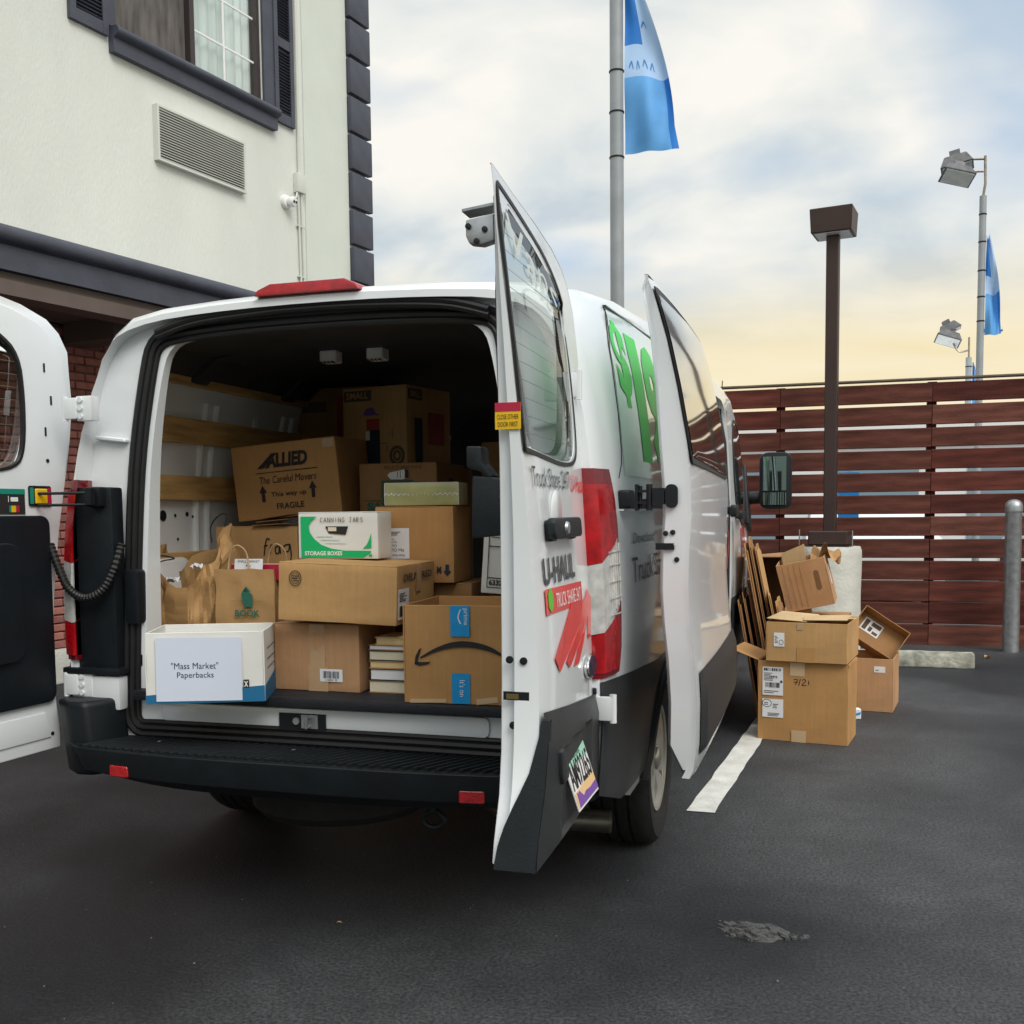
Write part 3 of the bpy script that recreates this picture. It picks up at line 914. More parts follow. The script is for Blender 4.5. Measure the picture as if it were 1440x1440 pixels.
ZT = [2.055, 2.075, 2.092, 2.120, 2.160, 2.195, 2.21, 2.20, 2.16, 2.08, 1.87, 1.66, 1.44, 1.31, 1.21, 1.08, .92, .74]
XS = [.960, .968, .975, .990, 1.0, 1.008, 1.022, 1.055, 1.088, 1.092, 1.092, 1.085, 1.03, 1.02, 1.0, .95, .86, .74]
CX = .018
def sect(Y):
    zt = interp(Y, YS, ZT); xs = interp(Y, YS, XS) - CX
    zb = min(1.15, zt - .1)
    out = []
    t = min(1, max(0, Y / .5))
    t2 = min(1, max(0, (Y - .6) / 1.8))
    for (xa, za), (xb, zb_), (xc, zc_) in zip(PROF, PROF2, PROF3):
        xb += (xc - xb) * t2; zb_ += (zc_ - zb_) * t2
        x = xa + (xb - xa) * t; z = za + (zb_ - za) * t
        if z <= 1.15:
            z2 = .3 + (z - .3) * (zb - .3) / .85
        else:
            z2 = zb + (z - 1.15) * (zt - zb) / (2.104 - 1.15)
        out.append((x * xs, z2))
    return out
def lean(Y, z):
    return Y + max(0, z - 1.15) ** 1.5 * .10 * max(0, 1 - Y / .35)
def jam(z): return .022 + .0556 * z
def sx(Y, z):
    s = sect(Y)[1:]
    return interp(z, [p[1] for p in s], [p[0] for p in s])
def side(sg):
    """point on the body side: along Y, up z, off outwards"""
    return lambda Y, z, off=0: (sg * (sx(Y, z) + off) + CX, lean(Y, z), z)
mb = MB()
n = len(PROF)
rows = []
for Y in YS:
    s = sect(Y)
    rows.append([(x + CX, lean(Y, z), z) for x, z in s] + [(-x + CX, lean(Y, z), z) for x, z in s[-2::-1]])
m_ = len(rows[0])
vs = [v for r in rows for v in r]
fs = []
for i in range(len(rows) - 1):
    for k in range(m_):
        k2 = (k + 1) % m_
        fs.append((i * m_ + k, i * m_ + k2, (i + 1) * m_ + k2, (i + 1) * m_ + k))
fs += [tuple(range(m_)), tuple((len(rows) - 1) * m_ + k for k in range(m_ - 1, -1, -1))]
mb.faces(vs, fs)
body = mb.build('body', [M_white], van)
# openings
def half_outline(pts, nsm=2):
    p = pts + [(-x, z) for x, z in reversed(pts)]
    return smooth_poly(p, nsm)
RECESS = half_outline([(.895, .47), (.905, 1.1), (.895, 1.46), (.872, 1.70), (.815, 1.90), (.70, 2.0), (.30, 2.03)])
SEAL = half_outline([(.60, .605), (.715, .60), (.722, .72), (.715, 1.2), (.70, 1.55), (.655, 1.84), (.625, 1.955), (.50, 1.975), (.22, 1.988)])
HOLE = half_outline([(.58, .72), (.66, .72), (.668, .82), (.662, 1.2), (.648, 1.55), (.605, 1.82), (.57, 1.93), (.46, 1.955), (.2, 1.968)])
cuts = []
c = MB(); c.prism(RECESS, lambda x, z: (x, -.2, z), lambda x, z: (x, jam(z), z)); cuts.append(c)
c = MB(); c.prism(HOLE, lambda x, z: (x, -.2, z), lambda x, z: (x, .3, z)); cuts.append(c)
c = MB()
CAV = [(.0, .715), (.885, .715), (.90, 1.1), (.885, 1.4), (.845, 1.7), (.80, 1.88), (.72, 1.98), (.5, 2.03), (0, 2.045)]
CAV = CAV + [(-x, z) for x, z in CAV[-2:0:-1]]
c.prism(CAV, lambda x, z: (x, .16, z), lambda x, z: (x, 3.75, z)); cuts.append(c)
c = MB(); c.prism(rrect(2.15, .52, 3.42, 2.0, .12), lambda y, z: (.80, y, z), lambda y, z: (1.3, y, z)); cuts.append(c)
for wy in (1.13, 4.88):
    for sg in (-1, 1):
        c = MB(); c.lathe([(.001, -.2), (.385, -.2), (.385, .3), (.001, .3)], Matrix.Translation((sg * .93, wy, .35)) @ Matrix.Rotation(sg * PI / 2, 4, 'Y'), 40); cuts.append(c)
c = MB(); c.span((-1.2, -.3, .2), (1.2, .70, .50)); cuts.append(c)
boolean(body, cuts)
# jamb mouldings, welded ribs on the rear frame
for sg in (-1, 1):
    q = MB(); q.prism([(.735, 1.60), (.86, 1.615), (.86, 1.63), (.735, 1.615)], lambda x, z: (sg * x, .085, z), lambda x, z: (sg * x, .13, z)); q.bevel(.004, 1); q.build('pillar_bead', M_white, van)
    q = MB()
    for zz, dx, hh in ((1.75, .655, .04), (1.70, .65, .02), (1.53, .675, .045), (1.47, .682, .03), (1.475, .668, .022), (1.36, .68, .05), (1.10, .682, .04), (.90, .682, .05), (.84, .672, .04)):
        q.box((sg * (dx + .015 if zz < 1.6 else dx + .005), jam(zz) - .0005, zz), (.009, .004, hh))
    q.build('slot', M_black, van, smooth=0)
    q = MB(); q.prism(rrect(.668, .97, .725, 1.16, .015), lambda x, z: (sg * x, .040, z), lambda x, z: (sg * x, .085, z)); q.bevel(.006, 2); q.build('pillar_pad', M_trim, van)
# rubber seal round the opening, ribbed
mb = MB()
for off, rr, yy in ((.004, .014, -.006), (-.018, .013, -.009), (.024, .010, -.004)):
    pl = inset(SEAL, off)
    mb.tube([(x, jam(z) + yy, z) for x, z in pl], rr, 8, closed=True)
mb.build('opening_seal', M_rub, van)
hs = [(-.60, 1.972), (-.45, 2.010), (-.2, 2.028), (0, 2.032), (.2, 2.028), (.45, 2.010), (.60, 1.972)]
mb = MB()
for dz, rr in ((0, .013), (-.017, .010)):
    mb.tube([(x, jam(z) - .035, z + dz) for x, _, z in [(p.x, 0, p.z) for p in curve_pts([(a, 0, b) for a, b in hs], 6)]], rr, 8)
mb.build('header_seal', M_rub, van)
# third brake light on the roof edge
mb = MB()
mb.prism([(-.205, 2.060), (.175, 2.060), (.162, 2.080), (.12, 2.098), (-.145, 2.098), (-.19, 2.080)], lambda x, z: (x, lean(0, z) - .022, z), lambda x, z: (x, lean(0, z) + .10, z + .006))
mb.bevel(.007, 2); mb.build('brake_light', M_red, van)
# sill panel details
mb = MB(); mb.prism(rrect(-.60, .635, .60, .70, .02), lambda x, z: (x, .0485, z), lambda x, z: (x, .06, z)); mb.bevel(.006, 2); mb.build('rear_sill', M_white, van)
mb = MB(); mb.span((-.135, .040, .632), (.035, .047, .685)); sk = mb.build('striker_recess', M_black, van, smooth=0)
mb = MB(); mb.tube([(-.02, .036, .645), (-.02, .012, .645), (-.02, .012, .675), (-.02, .036, .675)], .006, 8); mb.box((-.02, .037, .66), (.06, .004, .045)); mb.tube([(-.07, .04, .66), (-.07, .034, .66)], .012, 10)
mb.build('striker', M_steel, sk)
# cargo floor
mb = MB(); mb.span((-.875, .05, .7151), (.875, 3.7, .742)); mb.span((-.69, .01, .709), (.69, .0499, .7415)); mb.bevel(.006, 2); mb.build('cargo_floor', M_floor, van)
# interior: roof bows, headliner, ribs, wooden rails
for i, yy in enumerate((.55, 1.25, 1.95, 2.65)):
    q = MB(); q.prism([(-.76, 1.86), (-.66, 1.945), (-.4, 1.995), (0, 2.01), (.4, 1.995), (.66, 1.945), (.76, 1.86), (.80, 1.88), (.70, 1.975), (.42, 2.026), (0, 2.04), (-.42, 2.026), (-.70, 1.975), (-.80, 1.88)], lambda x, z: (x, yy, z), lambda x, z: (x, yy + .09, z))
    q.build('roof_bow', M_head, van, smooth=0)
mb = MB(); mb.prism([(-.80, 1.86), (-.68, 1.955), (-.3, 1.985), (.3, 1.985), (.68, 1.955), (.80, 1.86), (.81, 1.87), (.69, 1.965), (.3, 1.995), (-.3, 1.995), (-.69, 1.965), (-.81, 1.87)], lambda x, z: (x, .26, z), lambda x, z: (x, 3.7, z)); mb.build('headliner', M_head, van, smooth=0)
for dx in (-.27, -.07):
    q = MB(); q.prism(rrect(dx - .036, .72, dx + .036, .79, .012), lambda x, y: (x, y, 1.94), lambda x, y: (x, y, 1.986)); q.bevel(.004, 1); dl = q.build('dome_light', M_dec_wht, van)
    q = MB()
    for k in range(4): q.box((dx - .024 + k * .016, .725, 1.939), (.010, .02, .006))
    q.build('bulb', M_chrome, dl, smooth=0)
def wallx(z): return interp(z, [.715, 1.1, 1.4, 1.7, 1.88], [.885, .90, .885, .845, .80])
for sg in (-1, 1):
    for zz, yy1 in ((1.90, 3.4), (1.68, 3.4), (1.455, 3.4), (1.15, 3.4)):
        if sg == 1: yy1 = 2.05
        q = MB(); q.prism(rect(.28, zz - .048, yy1, zz + .048), lambda y, z: (sg * (wallx(z) - .034), y, z), lambda y, z: (sg * (wallx(z) - .008), y, z)); q.bevel(.003, 1)
        q.build('wooden_rail', M_wood, van)
    for yy in (.72, .80, 1.35, 1.43, 2.0):
        q = MB(); q.tube([(sg * wallx(z), yy, z) for z in (.95, 1.35, 1.38, 1.5, 1.62, 1.80)], .015, 8); q.build('wall_rib', M_inner, van)
    q = MB(); q.prism(rrect(.5, .80, 1.6, 1.08, .06), lambda y, z: (sg * (wallx(z) - .02), y, z), lambda y, z: (sg * wallx(z), y, z)); q.bevel(.015, 2); q.build('wall_panel', M_inner, van)
    q = MB(); q.prism(rrect(.40, .742, .62, 1.18, .04), lambda y, z: (sg * (wallx(z) - .05), y, z), lambda y, z: (sg * wallx(z), y, z)); q.bevel(.02, 2); q.build('wall_panel', M_inner, van)
    q = MB()
    for yy, zz, rr in ((.50, 1.345, .022), (.58, 1.345, .007), (.66, 1.35, .010), (.70, 1.34, .006), (.44, 1.23, .006), (.44, 1.22, .006), (.60, 1.25, .006), (.42, 1.17, .006)):
        q.lathe([(.001, 0), (rr, 0), (rr, .002), (.001, .002)], Matrix.Translation((sg * (wallx(zz) - .001), yy, zz)) @ Matrix.Rotation(-sg * PI / 2, 4, 'Y'), 10)
    q.build('wall_hole', M_black, van, smooth=0)
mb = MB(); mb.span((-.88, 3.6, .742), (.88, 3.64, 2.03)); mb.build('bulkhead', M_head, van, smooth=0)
# strap hanging on the left wall
q = MB(); q.span((-.835, 1.10, 1.50), (-.825, 1.13, 1.84)); q.build('strap', M_inner, van, smooth=0)

# rear bumper
def plan(x):   # rear edge of the step
    return -.20 + .05 * (abs(x) / .8) ** 3
mb = MB()
xs = [-.79 + i * .079 for i in range(21)]
poly = [(x, plan(x)) for x in xs] + [(.91, -.07), (.945, .05), (.945, .12), (-.935, .12), (-.935, .05), (-.90, -.07)]
pl_ = [(x, y, zz) for zz in (0, 1, 2) for x, y in poly]; k_ = len(poly)
fz = lambda x, y, l: ((x * (.90, .965, 1)[l], y + (.06, .012, 0)[l], (.448, .485, .575)[l] + (.0, .0, 0)[l] + (.055, .02, 0)[l] * min(1, (abs(x) / .95) ** 4)))
mb.faces([fz(*q_) for q_ in pl_], [tuple(range(k_ - 1, -1, -1)), tuple(range(2 * k_, 3 * k_))] + [(l * k_ + i, l * k_ + (i + 1) % k_, (l + 1) * k_ + (i + 1) % k_, (l + 1) * k_ + i) for l in (0, 1) for i in range(k_)]); mb.bevel(.012, 3, 28)
bump = mb.build('rear_bumper', M_black, van, smooth=50)
for sg in (-1, 1):
    q = MB()
    pl = [(.735, .04), (.76, -.03), (.80, -.10), (.87, -.105), (.94, -.06), (.972, .04), (.978, .14), (.90, .14), (.90, .02), (.80, .04)]
    mb2 = MB(); mb2.prism(pl, lambda x, y: (sg * (x * .972), y + .01, .46), lambda x, y: (sg * x, y, .715)); mb2.bevel(.02, 3, 25)
    mb2.build('bumper_corner', M_black, bump, smooth=50)
    q = MB(); q.prism(rrect(.575, .488, .652, .526, .006), lambda x, z: (sg * x, plan(x) - .004 + .01, z), lambda x, z: (sg * x, plan(x) + .04, z)); q.bevel(.003, 1); q.build('reflector', M_refl, bump)
rib = MB(); rib.prism([(-.008, 0), (.008, 0), (.005, .007), (-.005, .007)], lambda x, z: (x - .05, -.105, z), lambda x, z: (x + .05, .10, z)); ribme = rib.mesh('tread_rib', M_black)
for i in range(42):
    x = -.73 + i * .0356
    put('tread_rib', ribme, bump, (x, -.065 + .04 * (abs(x) / .8) ** 3, .5745), (rad(-1.2), 0, 0))
for i, x in enumerate((-.56, -.05, .32)):
    q = MB(); q.lathe([(.001, .004), (.007, .003), (.008, 0)], Matrix.Translation((x, -.02, .576)), 10); q.build('rivet', M_steel, bump)
# dark lower cladding on the quarter panels and doors
def clad(sg, y0, y1, z0, top, off, name='side_cladding', m=None, arch=None, par=None):
    mb = MB()
    def f(u, v):
        Y = y0 + u * (y1 - y0)
        zt = top(Y)
        zb = z0 + .09 * (1 - min(1, Y / .3)) if y0 < .1 else z0
        if arch:
            for cy in arch:
                d = abs(Y - cy)
                if d < .41: zb = max(zb, .35 + math.sqrt(.41 ** 2 - d * d))
        zb = min(zb, zt - .002)
        zz = zb + (zt - zb) * v
        return side(sg)(Y, zz, off * min(1, 4 * (1 - v) + .15, 1))
    mb.grid(f, 60, 8)
    return mb.build(name, m or M_clad, par or van, smooth=50)
for sg in (1, -1):
    clad(sg, .0, 2.12, .40, lambda Y: .835 - .055 * min(1, Y / .9), .014, arch=(1.13,))
    clad(sg, 3.45, 4.45, .34, lambda Y: .80, .012)
    for cy in (1.13, 4.88):
        mbw = MB()
        a = [rad(t) for t in range(-5, 186, 8)]
        pts = [side(sg)(cy + .40 * math.cos(t), .35 + .40 * math.sin(t), .012) for t in a]
        mbw.tube(pts, .02, 8)
        mbw.build('wheel_arch_lip', M_clad, van)
# wheels
def wheel(sg, wy):
    w = MB()
    M = Matrix.Translation((sg * .86, wy, .345)) @ Matrix.Rotation(sg * PI / 2, 4, 'Y')
    w.lathe([(.215, -.10), (.25, -.118), (.305, -.122), (.335, -.105), (.345, -.075), (.345, -.068), (.337, -.066), (.337, -.056), (.346, -.054), (.347, -.018), (.339, -.016), (.339, -.004), (.347, -.002), (.347, .03), (.339, .032), (.339, .044), (.346, .046), (.345, .075), (.335, .105), (.318, .118), (.316, .122), (.305, .123), (.25, .118), (.222, .106), (.215, .10)], M, 56, closed=True)
    wl = w.build('wheel', M_alu, van)
    me = wl.data; me.materials.clear(); me.materials.append(M_tyre); wl.name = 'wheel'
    q = MB(); q.lathe([(.218, .102), (.214, .112), (.205, .108), (.198, .06), (.19, -.09), (.214, -.10)], M, 56)
    q.bm.faces.ensure_lookup_table()
    q.build('rim', M_alu, wl)
    q = MB()
    for k in range(6):
        a = k * PI / 3
        R_ = M @ Matrix.Rotation(a, 4, 'Z')
        q.prism([(.04, -.045), (.12, -.028), (.20, -.04), (.20, .04), (.12, .028), (.04, .045)], lambda x, y: R_ @ Vector((x, y, .085 - .0 * x)), lambda x, y: R_ @ Vector((x, y, .108 - abs(x - .12) * .12)))
    q.lathe([(.001, .122), (.03, .12), (.05, .11), (.055, .07), (.001, .07)], M, 24)
    q.bevel(.004, 1); q.build('spokes', M_alu, wl)
    q = MB(); q.lathe([(.001, .03), (.17, .03), (.17, .02), (.001, .02)], M, 32); q.build('brake_disc', M_exh, wl)
for sg in (1, -1):
    for wy in (1.13, 4.88):
        wheel(sg, wy)
# axle, tank shapes under the floor, exhaust, tow hook
mb = MB(); mb.tube([(-.75, 1.13, .345), (.75, 1.13, .345)], .05, 12); mb.lathe([(.001, -.14), (.1, -.12), (.15, 0), (.1, .12), (.001, .14)], Matrix.Translation((0, 1.13, .34)) @ Matrix.Rotation(PI / 2, 4, 'X'), 18)
mb.span((-.55, 1.6, .26), (.5, 2.6, .299)); mb.build('rear_axle', M_black, van)
mb = MB()
mb.lathe([(.040, 0), (.042, .30), (.038, .30), (.036, .02)], Matrix.Translation((.55, .72, .182)) @ Matrix.Rotation(rad(4), 4, 'Z') @ Matrix.Rotation(PI / 2, 4, 'Y'), 24)
mb.tube(curve_pts([(.56, .72, .182), (.4, .74, .2), (.3, .9, .26), (.3, 1.5, .27)], 5), .03, 10)
mb.build('exhaust_pipe', M_exh, van)
mb = MB()
mb.tube([(.42 + .036 * math.cos(t), .02, .40 - .03 + .026 * math.sin(t)) for t in [2 * PI * k / 16 for k in range(16)]], .010, 8, closed=True)
mb.span((.41, .01, .395), (.43, .05, .47)); mb.build('tow_hook', M_black, van)

mb = MB(); mb.lathe([(.001, .30), (.20, .30), (.22, .26), (.31, .26), (.335, .29), (.335, .39), (.31, .42), (.001, .42)], Matrix.Translation((-.12, .48, 0)), 36); mb.build('spare_wheel', M_tyre, van)
mb = MB(); mb.span((-.90, .05, .46), (.90, .70, .499)); mb.build('underbody', M_black, van, smooth=0)
mb = MB(); mb.span((-.70, 1.60, .24), (.62, 3.2, .2995)); mb.build('fuel_tank', M_black, van, smooth=0)
mb = MB(); mb.span((-.55, .22, .36), (.62, .26, .459)); mb.build('under_shade_panel', M_black, van, smooth=0)  # added black sheet in place of the deep shade below the bumper
# tail lights: housing with three lenses
def tail(sg):
    def loop(z, e):
        k = interp(z, [.84, .90, 1.25, 1.40, 1.47], [.80, 1, 1, .90, .52])
        f = lambda y: .05 + (y - .05) * k
        S_ = lambda y: sx(y, z)
        x0 = .865 if sg > 0 else .908
        L_ = [(x0, .05), (x0, -.010 - e), (S_(0) - .03, -.014 - e), (S_(.02) + .004 + e, .002 - e * .5), (S_(.06) + .010 + e, f(.06)), (S_(.12) + .011 + e, f(.12)), (S_(.19) + .010 + (e if e <= 0 else 0), f(.19)), (S_(.19) - .02, f(.19)), (S_(.06) - .03, f(.06))]
        return [(sg * x + CX, lean(y, z), z) for x, y in L_]
    zsr = [.845, .87, .92, 1.0, 1.1, 1.2, 1.3, 1.38, 1.43, 1.458, 1.472]
    def solid(s, zz):
        mb = MB(); m = 9
        vs = [q_ for z in zz for q_ in loop(z, s)]
        fs = [(i * m + k, i * m + (k + 1) % m, (i + 1) * m + (k + 1) % m, (i + 1) * m + k) for i in range(len(zz) - 1) for k in range(m)]
        fs += [tuple(range(m - 1, -1, -1)), tuple((len(zz) - 1) * m + k for k in range(m))]
        return mb.faces(vs, fs)
    h = solid(.0, zsr).build('tail_light', M_redd, van, smooth=45)
    def part(name, mm, lo, hi):
        b = solid(.005, [.862] + zsr[2:-3] + [1.425])
        bmesh.ops.bisect_plane(b.bm, geom=b.bm.verts[:] + b.bm.edges[:] + b.bm.faces[:], plane_co=(0, .168, 0), plane_no=Vector((0, 1, 0)), clear_outer=True)
        ed = [e for e in b.bm.edges if e.is_boundary]
        if ed: bmesh.ops.holes_fill(b.bm, edges=ed)
        for (co, no) in ((lo, -1), (hi, 1)):
            if co is None: continue
            bmesh.ops.bisect_plane(b.bm, geom=b.bm.verts[:] + b.bm.edges[:] + b.bm.faces[:], plane_co=co[0], plane_no=Vector(co[1]) * no, clear_outer=True)
            ed = [e for e in b.bm.edges if e.is_boundary]
            if ed: bmesh.ops.holes_fill(b.bm, edges=ed)
        return b.build(name, mm, h, smooth=45)
    cu = ((sg * .95, .0, 1.190), Vector((0, -.42, 1)).normalized())
    cl = ((sg * .95, .0, .985), Vector((0, -.42, 1)).normalized())
    cu2 = ((sg * .95, .0, 1.193), cu[1]); cl2 = ((sg * .95, .0, .982), cl[1])
    part('upper_lens', M_red, cu2, None)
    part('reverse_lens', M_clear, cl, cu)
    part('lower_lens', M_red, None, cl2)
    q = MB()
    for k in range(4):
        zz = 1.0 + k * .05
    # lens grid bars inside the clear field
    for zz in (1.03, 1.08, 1.13, 1.18, 1.22):
        q.tube([side(sg)(y, zz, .016) for y in (.05, .09, .13, .165)], .0035, 6)
    for yy in (.06, .085, .11, .135, .16):
        q.tube([side(sg)(yy, z, .016) for z in (1.0 + yy * .42, 1.1, 1.18 + yy * .42)], .003, 6)
    q.build('lens_rib', M_clear, h)
    q = MB(); q.span((sg * .742, .012, .80), (sg * (.884 if sg > 0 else .912), .075, 1.445)); q.bevel(.01, 2); q.build('light_housing', M_black, h)
for sg in (1, -1):
    tail(sg)
# hinges of the rear doors on the body
def hinge(sg, zz, cx, h=.085):
    q = MB()
    q.box((sg * (cx - .015), .02, zz), (.062, .045, h)); q.box((sg * (cx + .035), -.005, zz), (.055, .016, h * .86)); q.bevel(.006, 2)
    hh = q.build('door_hinge', M_white, van)
    for dz in (-.028, 0, .028):
        q = MB(); q.lathe([(.001, 0), (.009, 0), (.009, .007), (.001, .007)], Matrix.Translation((sg * (cx - .005), -.003, zz + dz)) @ Matrix.Rotation(PI / 2, 4, 'X'), 10)
        q.build('hinge_bolt', M_white, hh)
    q = MB(); q.tube([(sg * (cx + .06), -.002, zz - h * .5), (sg * (cx + .06), -.002, zz + h * .5)], .011, 10)
    q.build('hinge_pin', M_white, hh)
for sg in (1, -1):
    hinge(sg, 1.715, .845); hinge(sg, .758, .885 if sg < 0 else .945)
    q = MB(); q.span((sg * .73, .0, .672), (sg * .90, .052, .79)); q.bevel(.008, 2); q.build('lower_hinge_plate', M_white, van)
    q = MB(); q.span((sg * .72, -.01, .795), (sg * .955, .05, .818)); q.bevel(.006, 2); q.build('corner_shelf', M_black, van)
# door check of the left door: strap rods, catch, cable hose
mb = MB(); mb.span((-.83, -.02, 1.378), (-.765, .05, 1.446)); mb.bevel(.01, 2); mb.span((-.80, -.05, 1.385), (-.775, -.03, 1.44)); mb.build('check_catch', M_black, van)
mb = MB(); mb.tube([(-.80, -.03, 1.425), (-.985, -.06, 1.425)], .005, 8); mb.tube([(-.80, -.03, 1.385), (-.985, -.06, 1.385)], .005, 8); mb.build('check_strap', M_black, van)
hp = curve_pts([(-.985, -.01, 1.25), (-.945, -.02, 1.17), (-.90, -.03, 1.10), (-.835, -.03, 1.065), (-.77, -.02, 1.09), (-.735, .0, 1.16), (-.722, .03, 1.25)], 12)
mb = MB(); mb.tube(hp, [.0155 if i % 2 else .0125 for i in range(len(hp))], 10); mb.build('cable_hose', M_rub, van, smooth=20)

def strips(poly, fn, nz=22, nu=10):
    q = MB(); n_ = len(poly)
    z0 = min(p[1] for p in poly) + .0008; z1 = max(p[1] for p in poly) - .0008
    gv = []
    for j in range(nz + 1):
        z = z0 + (z1 - z0) * j / nz
        xs_ = []
        for i in range(n_):
            (ua, za), (ub, zb) = poly[i], poly[(i + 1) % n_]
            if (za - z) * (zb - z) <= 0 and za != zb: xs_.append(ua + (ub - ua) * (z - za) / (zb - za))
        a, b = (min(xs_), max(xs_))
        gv += [fn(a + (b - a) * k / nu, z) for k in range(nu + 1)]
    q.faces(gv, [(j * (nu + 1) + k, j * (nu + 1) + k + 1, (j + 1) * (nu + 1) + k + 1, (j + 1) * (nu + 1) + k) for j in range(nz) for k in range(nu)])
    return q
# ---- rear doors
ZW = [.4, .6, .85, 1.0, 1.2, 1.45, 1.75, 2.0, 2.14]
WW = [.095, .10, .11, .105, .092, .072, .045, .018, .006]
def dw(u, z):
    t = min(1, max(0, 1 - u / .8))
    return max(.004, interp(z, ZW, WW) - .03 * t * t * (1 if z < 1.9 else .4))
DR0 = DROWS = [(.535, .06, .80), (.55, .03, .845), (.60, .03, .83), (.70, .045, .785), (.80, .055, .765), (.95, .06, .755), (1.10, .055, .752), (1.30, .03, .752), (1.48, -.01, .752), (1.62, -.03, .756), (1.75, -.025, .760), (1.85, 0, .764), (1.93, .035, .768), (1.99, .085, .77), (2.03, .15, .773), (2.062, .26, .776), (2.085, .42, .78), (2.105, .62, .785), (2.125, .775, .79)]
WC0 = [(.752, 2.075), (.740, 1.498), (.60, 1.488), (.36, 1.475), (.19, 1.490), (.140, 1.57), (.133, 1.75), (.150, 1.90), (.24, 1.972), (.40, 2.02), (.56, 2.050)][::-1]
WCUT = smooth_poly(WC0, 2)
WCUT2 = smooth_poly(inset(WC0, .016), 2)
WIN = smooth_poly([(.764, 2.098), (.764, 2.05), (.752, 1.52), (.750, 1.484), (.72, 1.482), (.60, 1.475), (.36, 1.462), (.17, 1.475), (.11, 1.54), (.105, 1.76), (.150, 1.925), (.30, 2.015), (.56, 2.066), (.74, 2.095)][::-1], 2)
WINI = inset(WIN, .011)
LROWS = [(z, {.535: .03}.get(z, u0 + interp(z, [.55, .8, 1.2, 1.6, 1.85, 1.93, 1.99, 2.03, 2.062], [-.01, -.02, -.045, -.04, -.07, -.10, -.11, -.12, -.12])), u1) for z, u0, u1 in DROWS]
def rear_door(sg, hx, hy, ang, label):
    DROWS = DR0 if sg > 0 else LROWS
    a = rad(ang)
    H = Vector((sg * hx, hy, 0)); dv = Vector((-sg * math.sin(a), -math.cos(a), 0)); nv = Vector((sg * math.cos(a), -math.sin(a), 0))
    def W(u, w, z):
        return H + dv * u + nv * w + Vector((0, 0, z))
    def out(u, z, off=0):          # on the outer skin
        return W(u, dw(u, z) + off, z)
    def inn(u, z, off=0):          # on the inner panel, off towards the van
        return W(u, -off, z)
    mb = MB()
    ncol = 10
    vs, m = [], 0
    for z, u0, u1 in DROWS:
        top = min(1, (2.14 - z) / .05)
        inner = min(.035, dw((u0 + u1) / 2, z) * .5)
        row = [W(u1 - .012, inner, z), W(u0 + .012, inner, z)]
        row += [W(u0, inner + .004, z)]
        for k in range(ncol + 1):
            u = u0 + (u1 - u0) * k / ncol
            e = min(k, ncol - k) / ncol
            row.append(W(u, max(inner + .003, dw(u, z) - (.008 if e == 0 else 0)), z))
        row.append(W(u1, inner + .004, z))
        m = len(row); vs += row
    fs = [(i * m + k, i * m + (k + 1) % m, (i + 1) * m + (k + 1) % m, (i + 1) * m + k) for i in range(len(DROWS) - 1) for k in range(m)]
    fs += [tuple(range(m - 1, -1, -1)), tuple((len(DROWS) - 1) * m + k for k in range(m))]
    mb.faces(vs, fs)
    d = mb.build('rear_door', M_white, van)
    if label: d['label'] = label
    c = MB(); c.prism(WCUT, lambda u, z: W(u, -.2, z), lambda u, z: W(u, .3, z))
    boolean(d, [c])
    # inner structure
    o = [(r[1] + .035 if r[0] < 1.95 else r[1] + .05, r[0] - .02) for r in DROWS[1:-2]] + [(r[2] - .02, r[0] - .02) for r in DROWS[::-1] if r[0] > .545 and r[0] < 2.1]
    mb = MB(); mb.prism(o, lambda u, z: W(u, 0, z), lambda u, z: W(u, min(.04, max(.012, dw(u, z) * .6)), z)); mb.bevel(.012, 3, 40)
    fr = mb.build('inner_panel', M_white, d)
    WI = WCUT2
    c = MB(); c.prism(WI, lambda u, z: W(u, -.2, z), lambda u, z: W(u, .3, z)); boolean(fr, [c])
    # window: gasket ring, glass, defroster wires
    mb = MB(); mb.ring(WIN, WINI, lambda u, z: out(u, z, -.004), lambda u, z: out(u, z, .0025)); gk = mb.build('window_gasket', M_rub, d)
    mb = MB()
    mb.ring(inset(WCUT2, -.002), inset(WCUT2, .008), lambda u, z: W(u, -.004, z), lambda u, z: W(u, .012, z)); mb.build('window_rubber', M_rub, d)
    mb = MB()
    n_ = len(WINI)
    # glass follows the bowed skin: fan of strips between the two sides
    q = MB()
    gv, gf = [], []
    NZ, NU = 26, 12
    zs = [1.45 + (2.10 - 1.45) * j / NZ for j in range(NZ + 1)]
    def span_at(z):
        xs_ = []
        for i in range(n_):
            (ua, za), (ub, zb) = WINI[i], WINI[(i + 1) % n_]
            if (za - z) * (zb - z) <= 0 and za != zb:
                xs_.append(ua + (ub - ua) * (z - za) / (zb - za))
        return (min(xs_), max(xs_)) if len(xs_) > 1 else None
    zmin = min(p[1] for p in WINI); zmax = max(p[1] for p in WINI)
    zs = [zmin + .001 + (zmax - zmin - .002) * j / NZ for j in range(NZ + 1)]
    for z in zs:
        s_ = span_at(z)
        for k in range(NU + 1):
            gv.append(out(s_[0] - .006 + (s_[1] - s_[0] + .012) * k / NU, z, -.0015))
    for j in range(NZ):
        for k in range(NU):
            gf.append((j * (NU + 1) + k, j * (NU + 1) + k + 1, (j + 1) * (NU + 1) + k + 1, (j + 1) * (NU + 1) + k))
    q.faces(gv, gf)
    gl = q.build('window_glass', M_glass, d, smooth=60)
    q = MB()
    for k in range(12):
        z = 1.53 + k * .042
        s_ = span_at(z)
        if s_: q.tube([out(s_[0] + (s_[1] - s_[0]) * t / 6 , z, -.006) for t in range(7)], .0008, 4)
    tag(q.build('defroster_wire', M_wire, gl, smooth=0), kind='stuff')
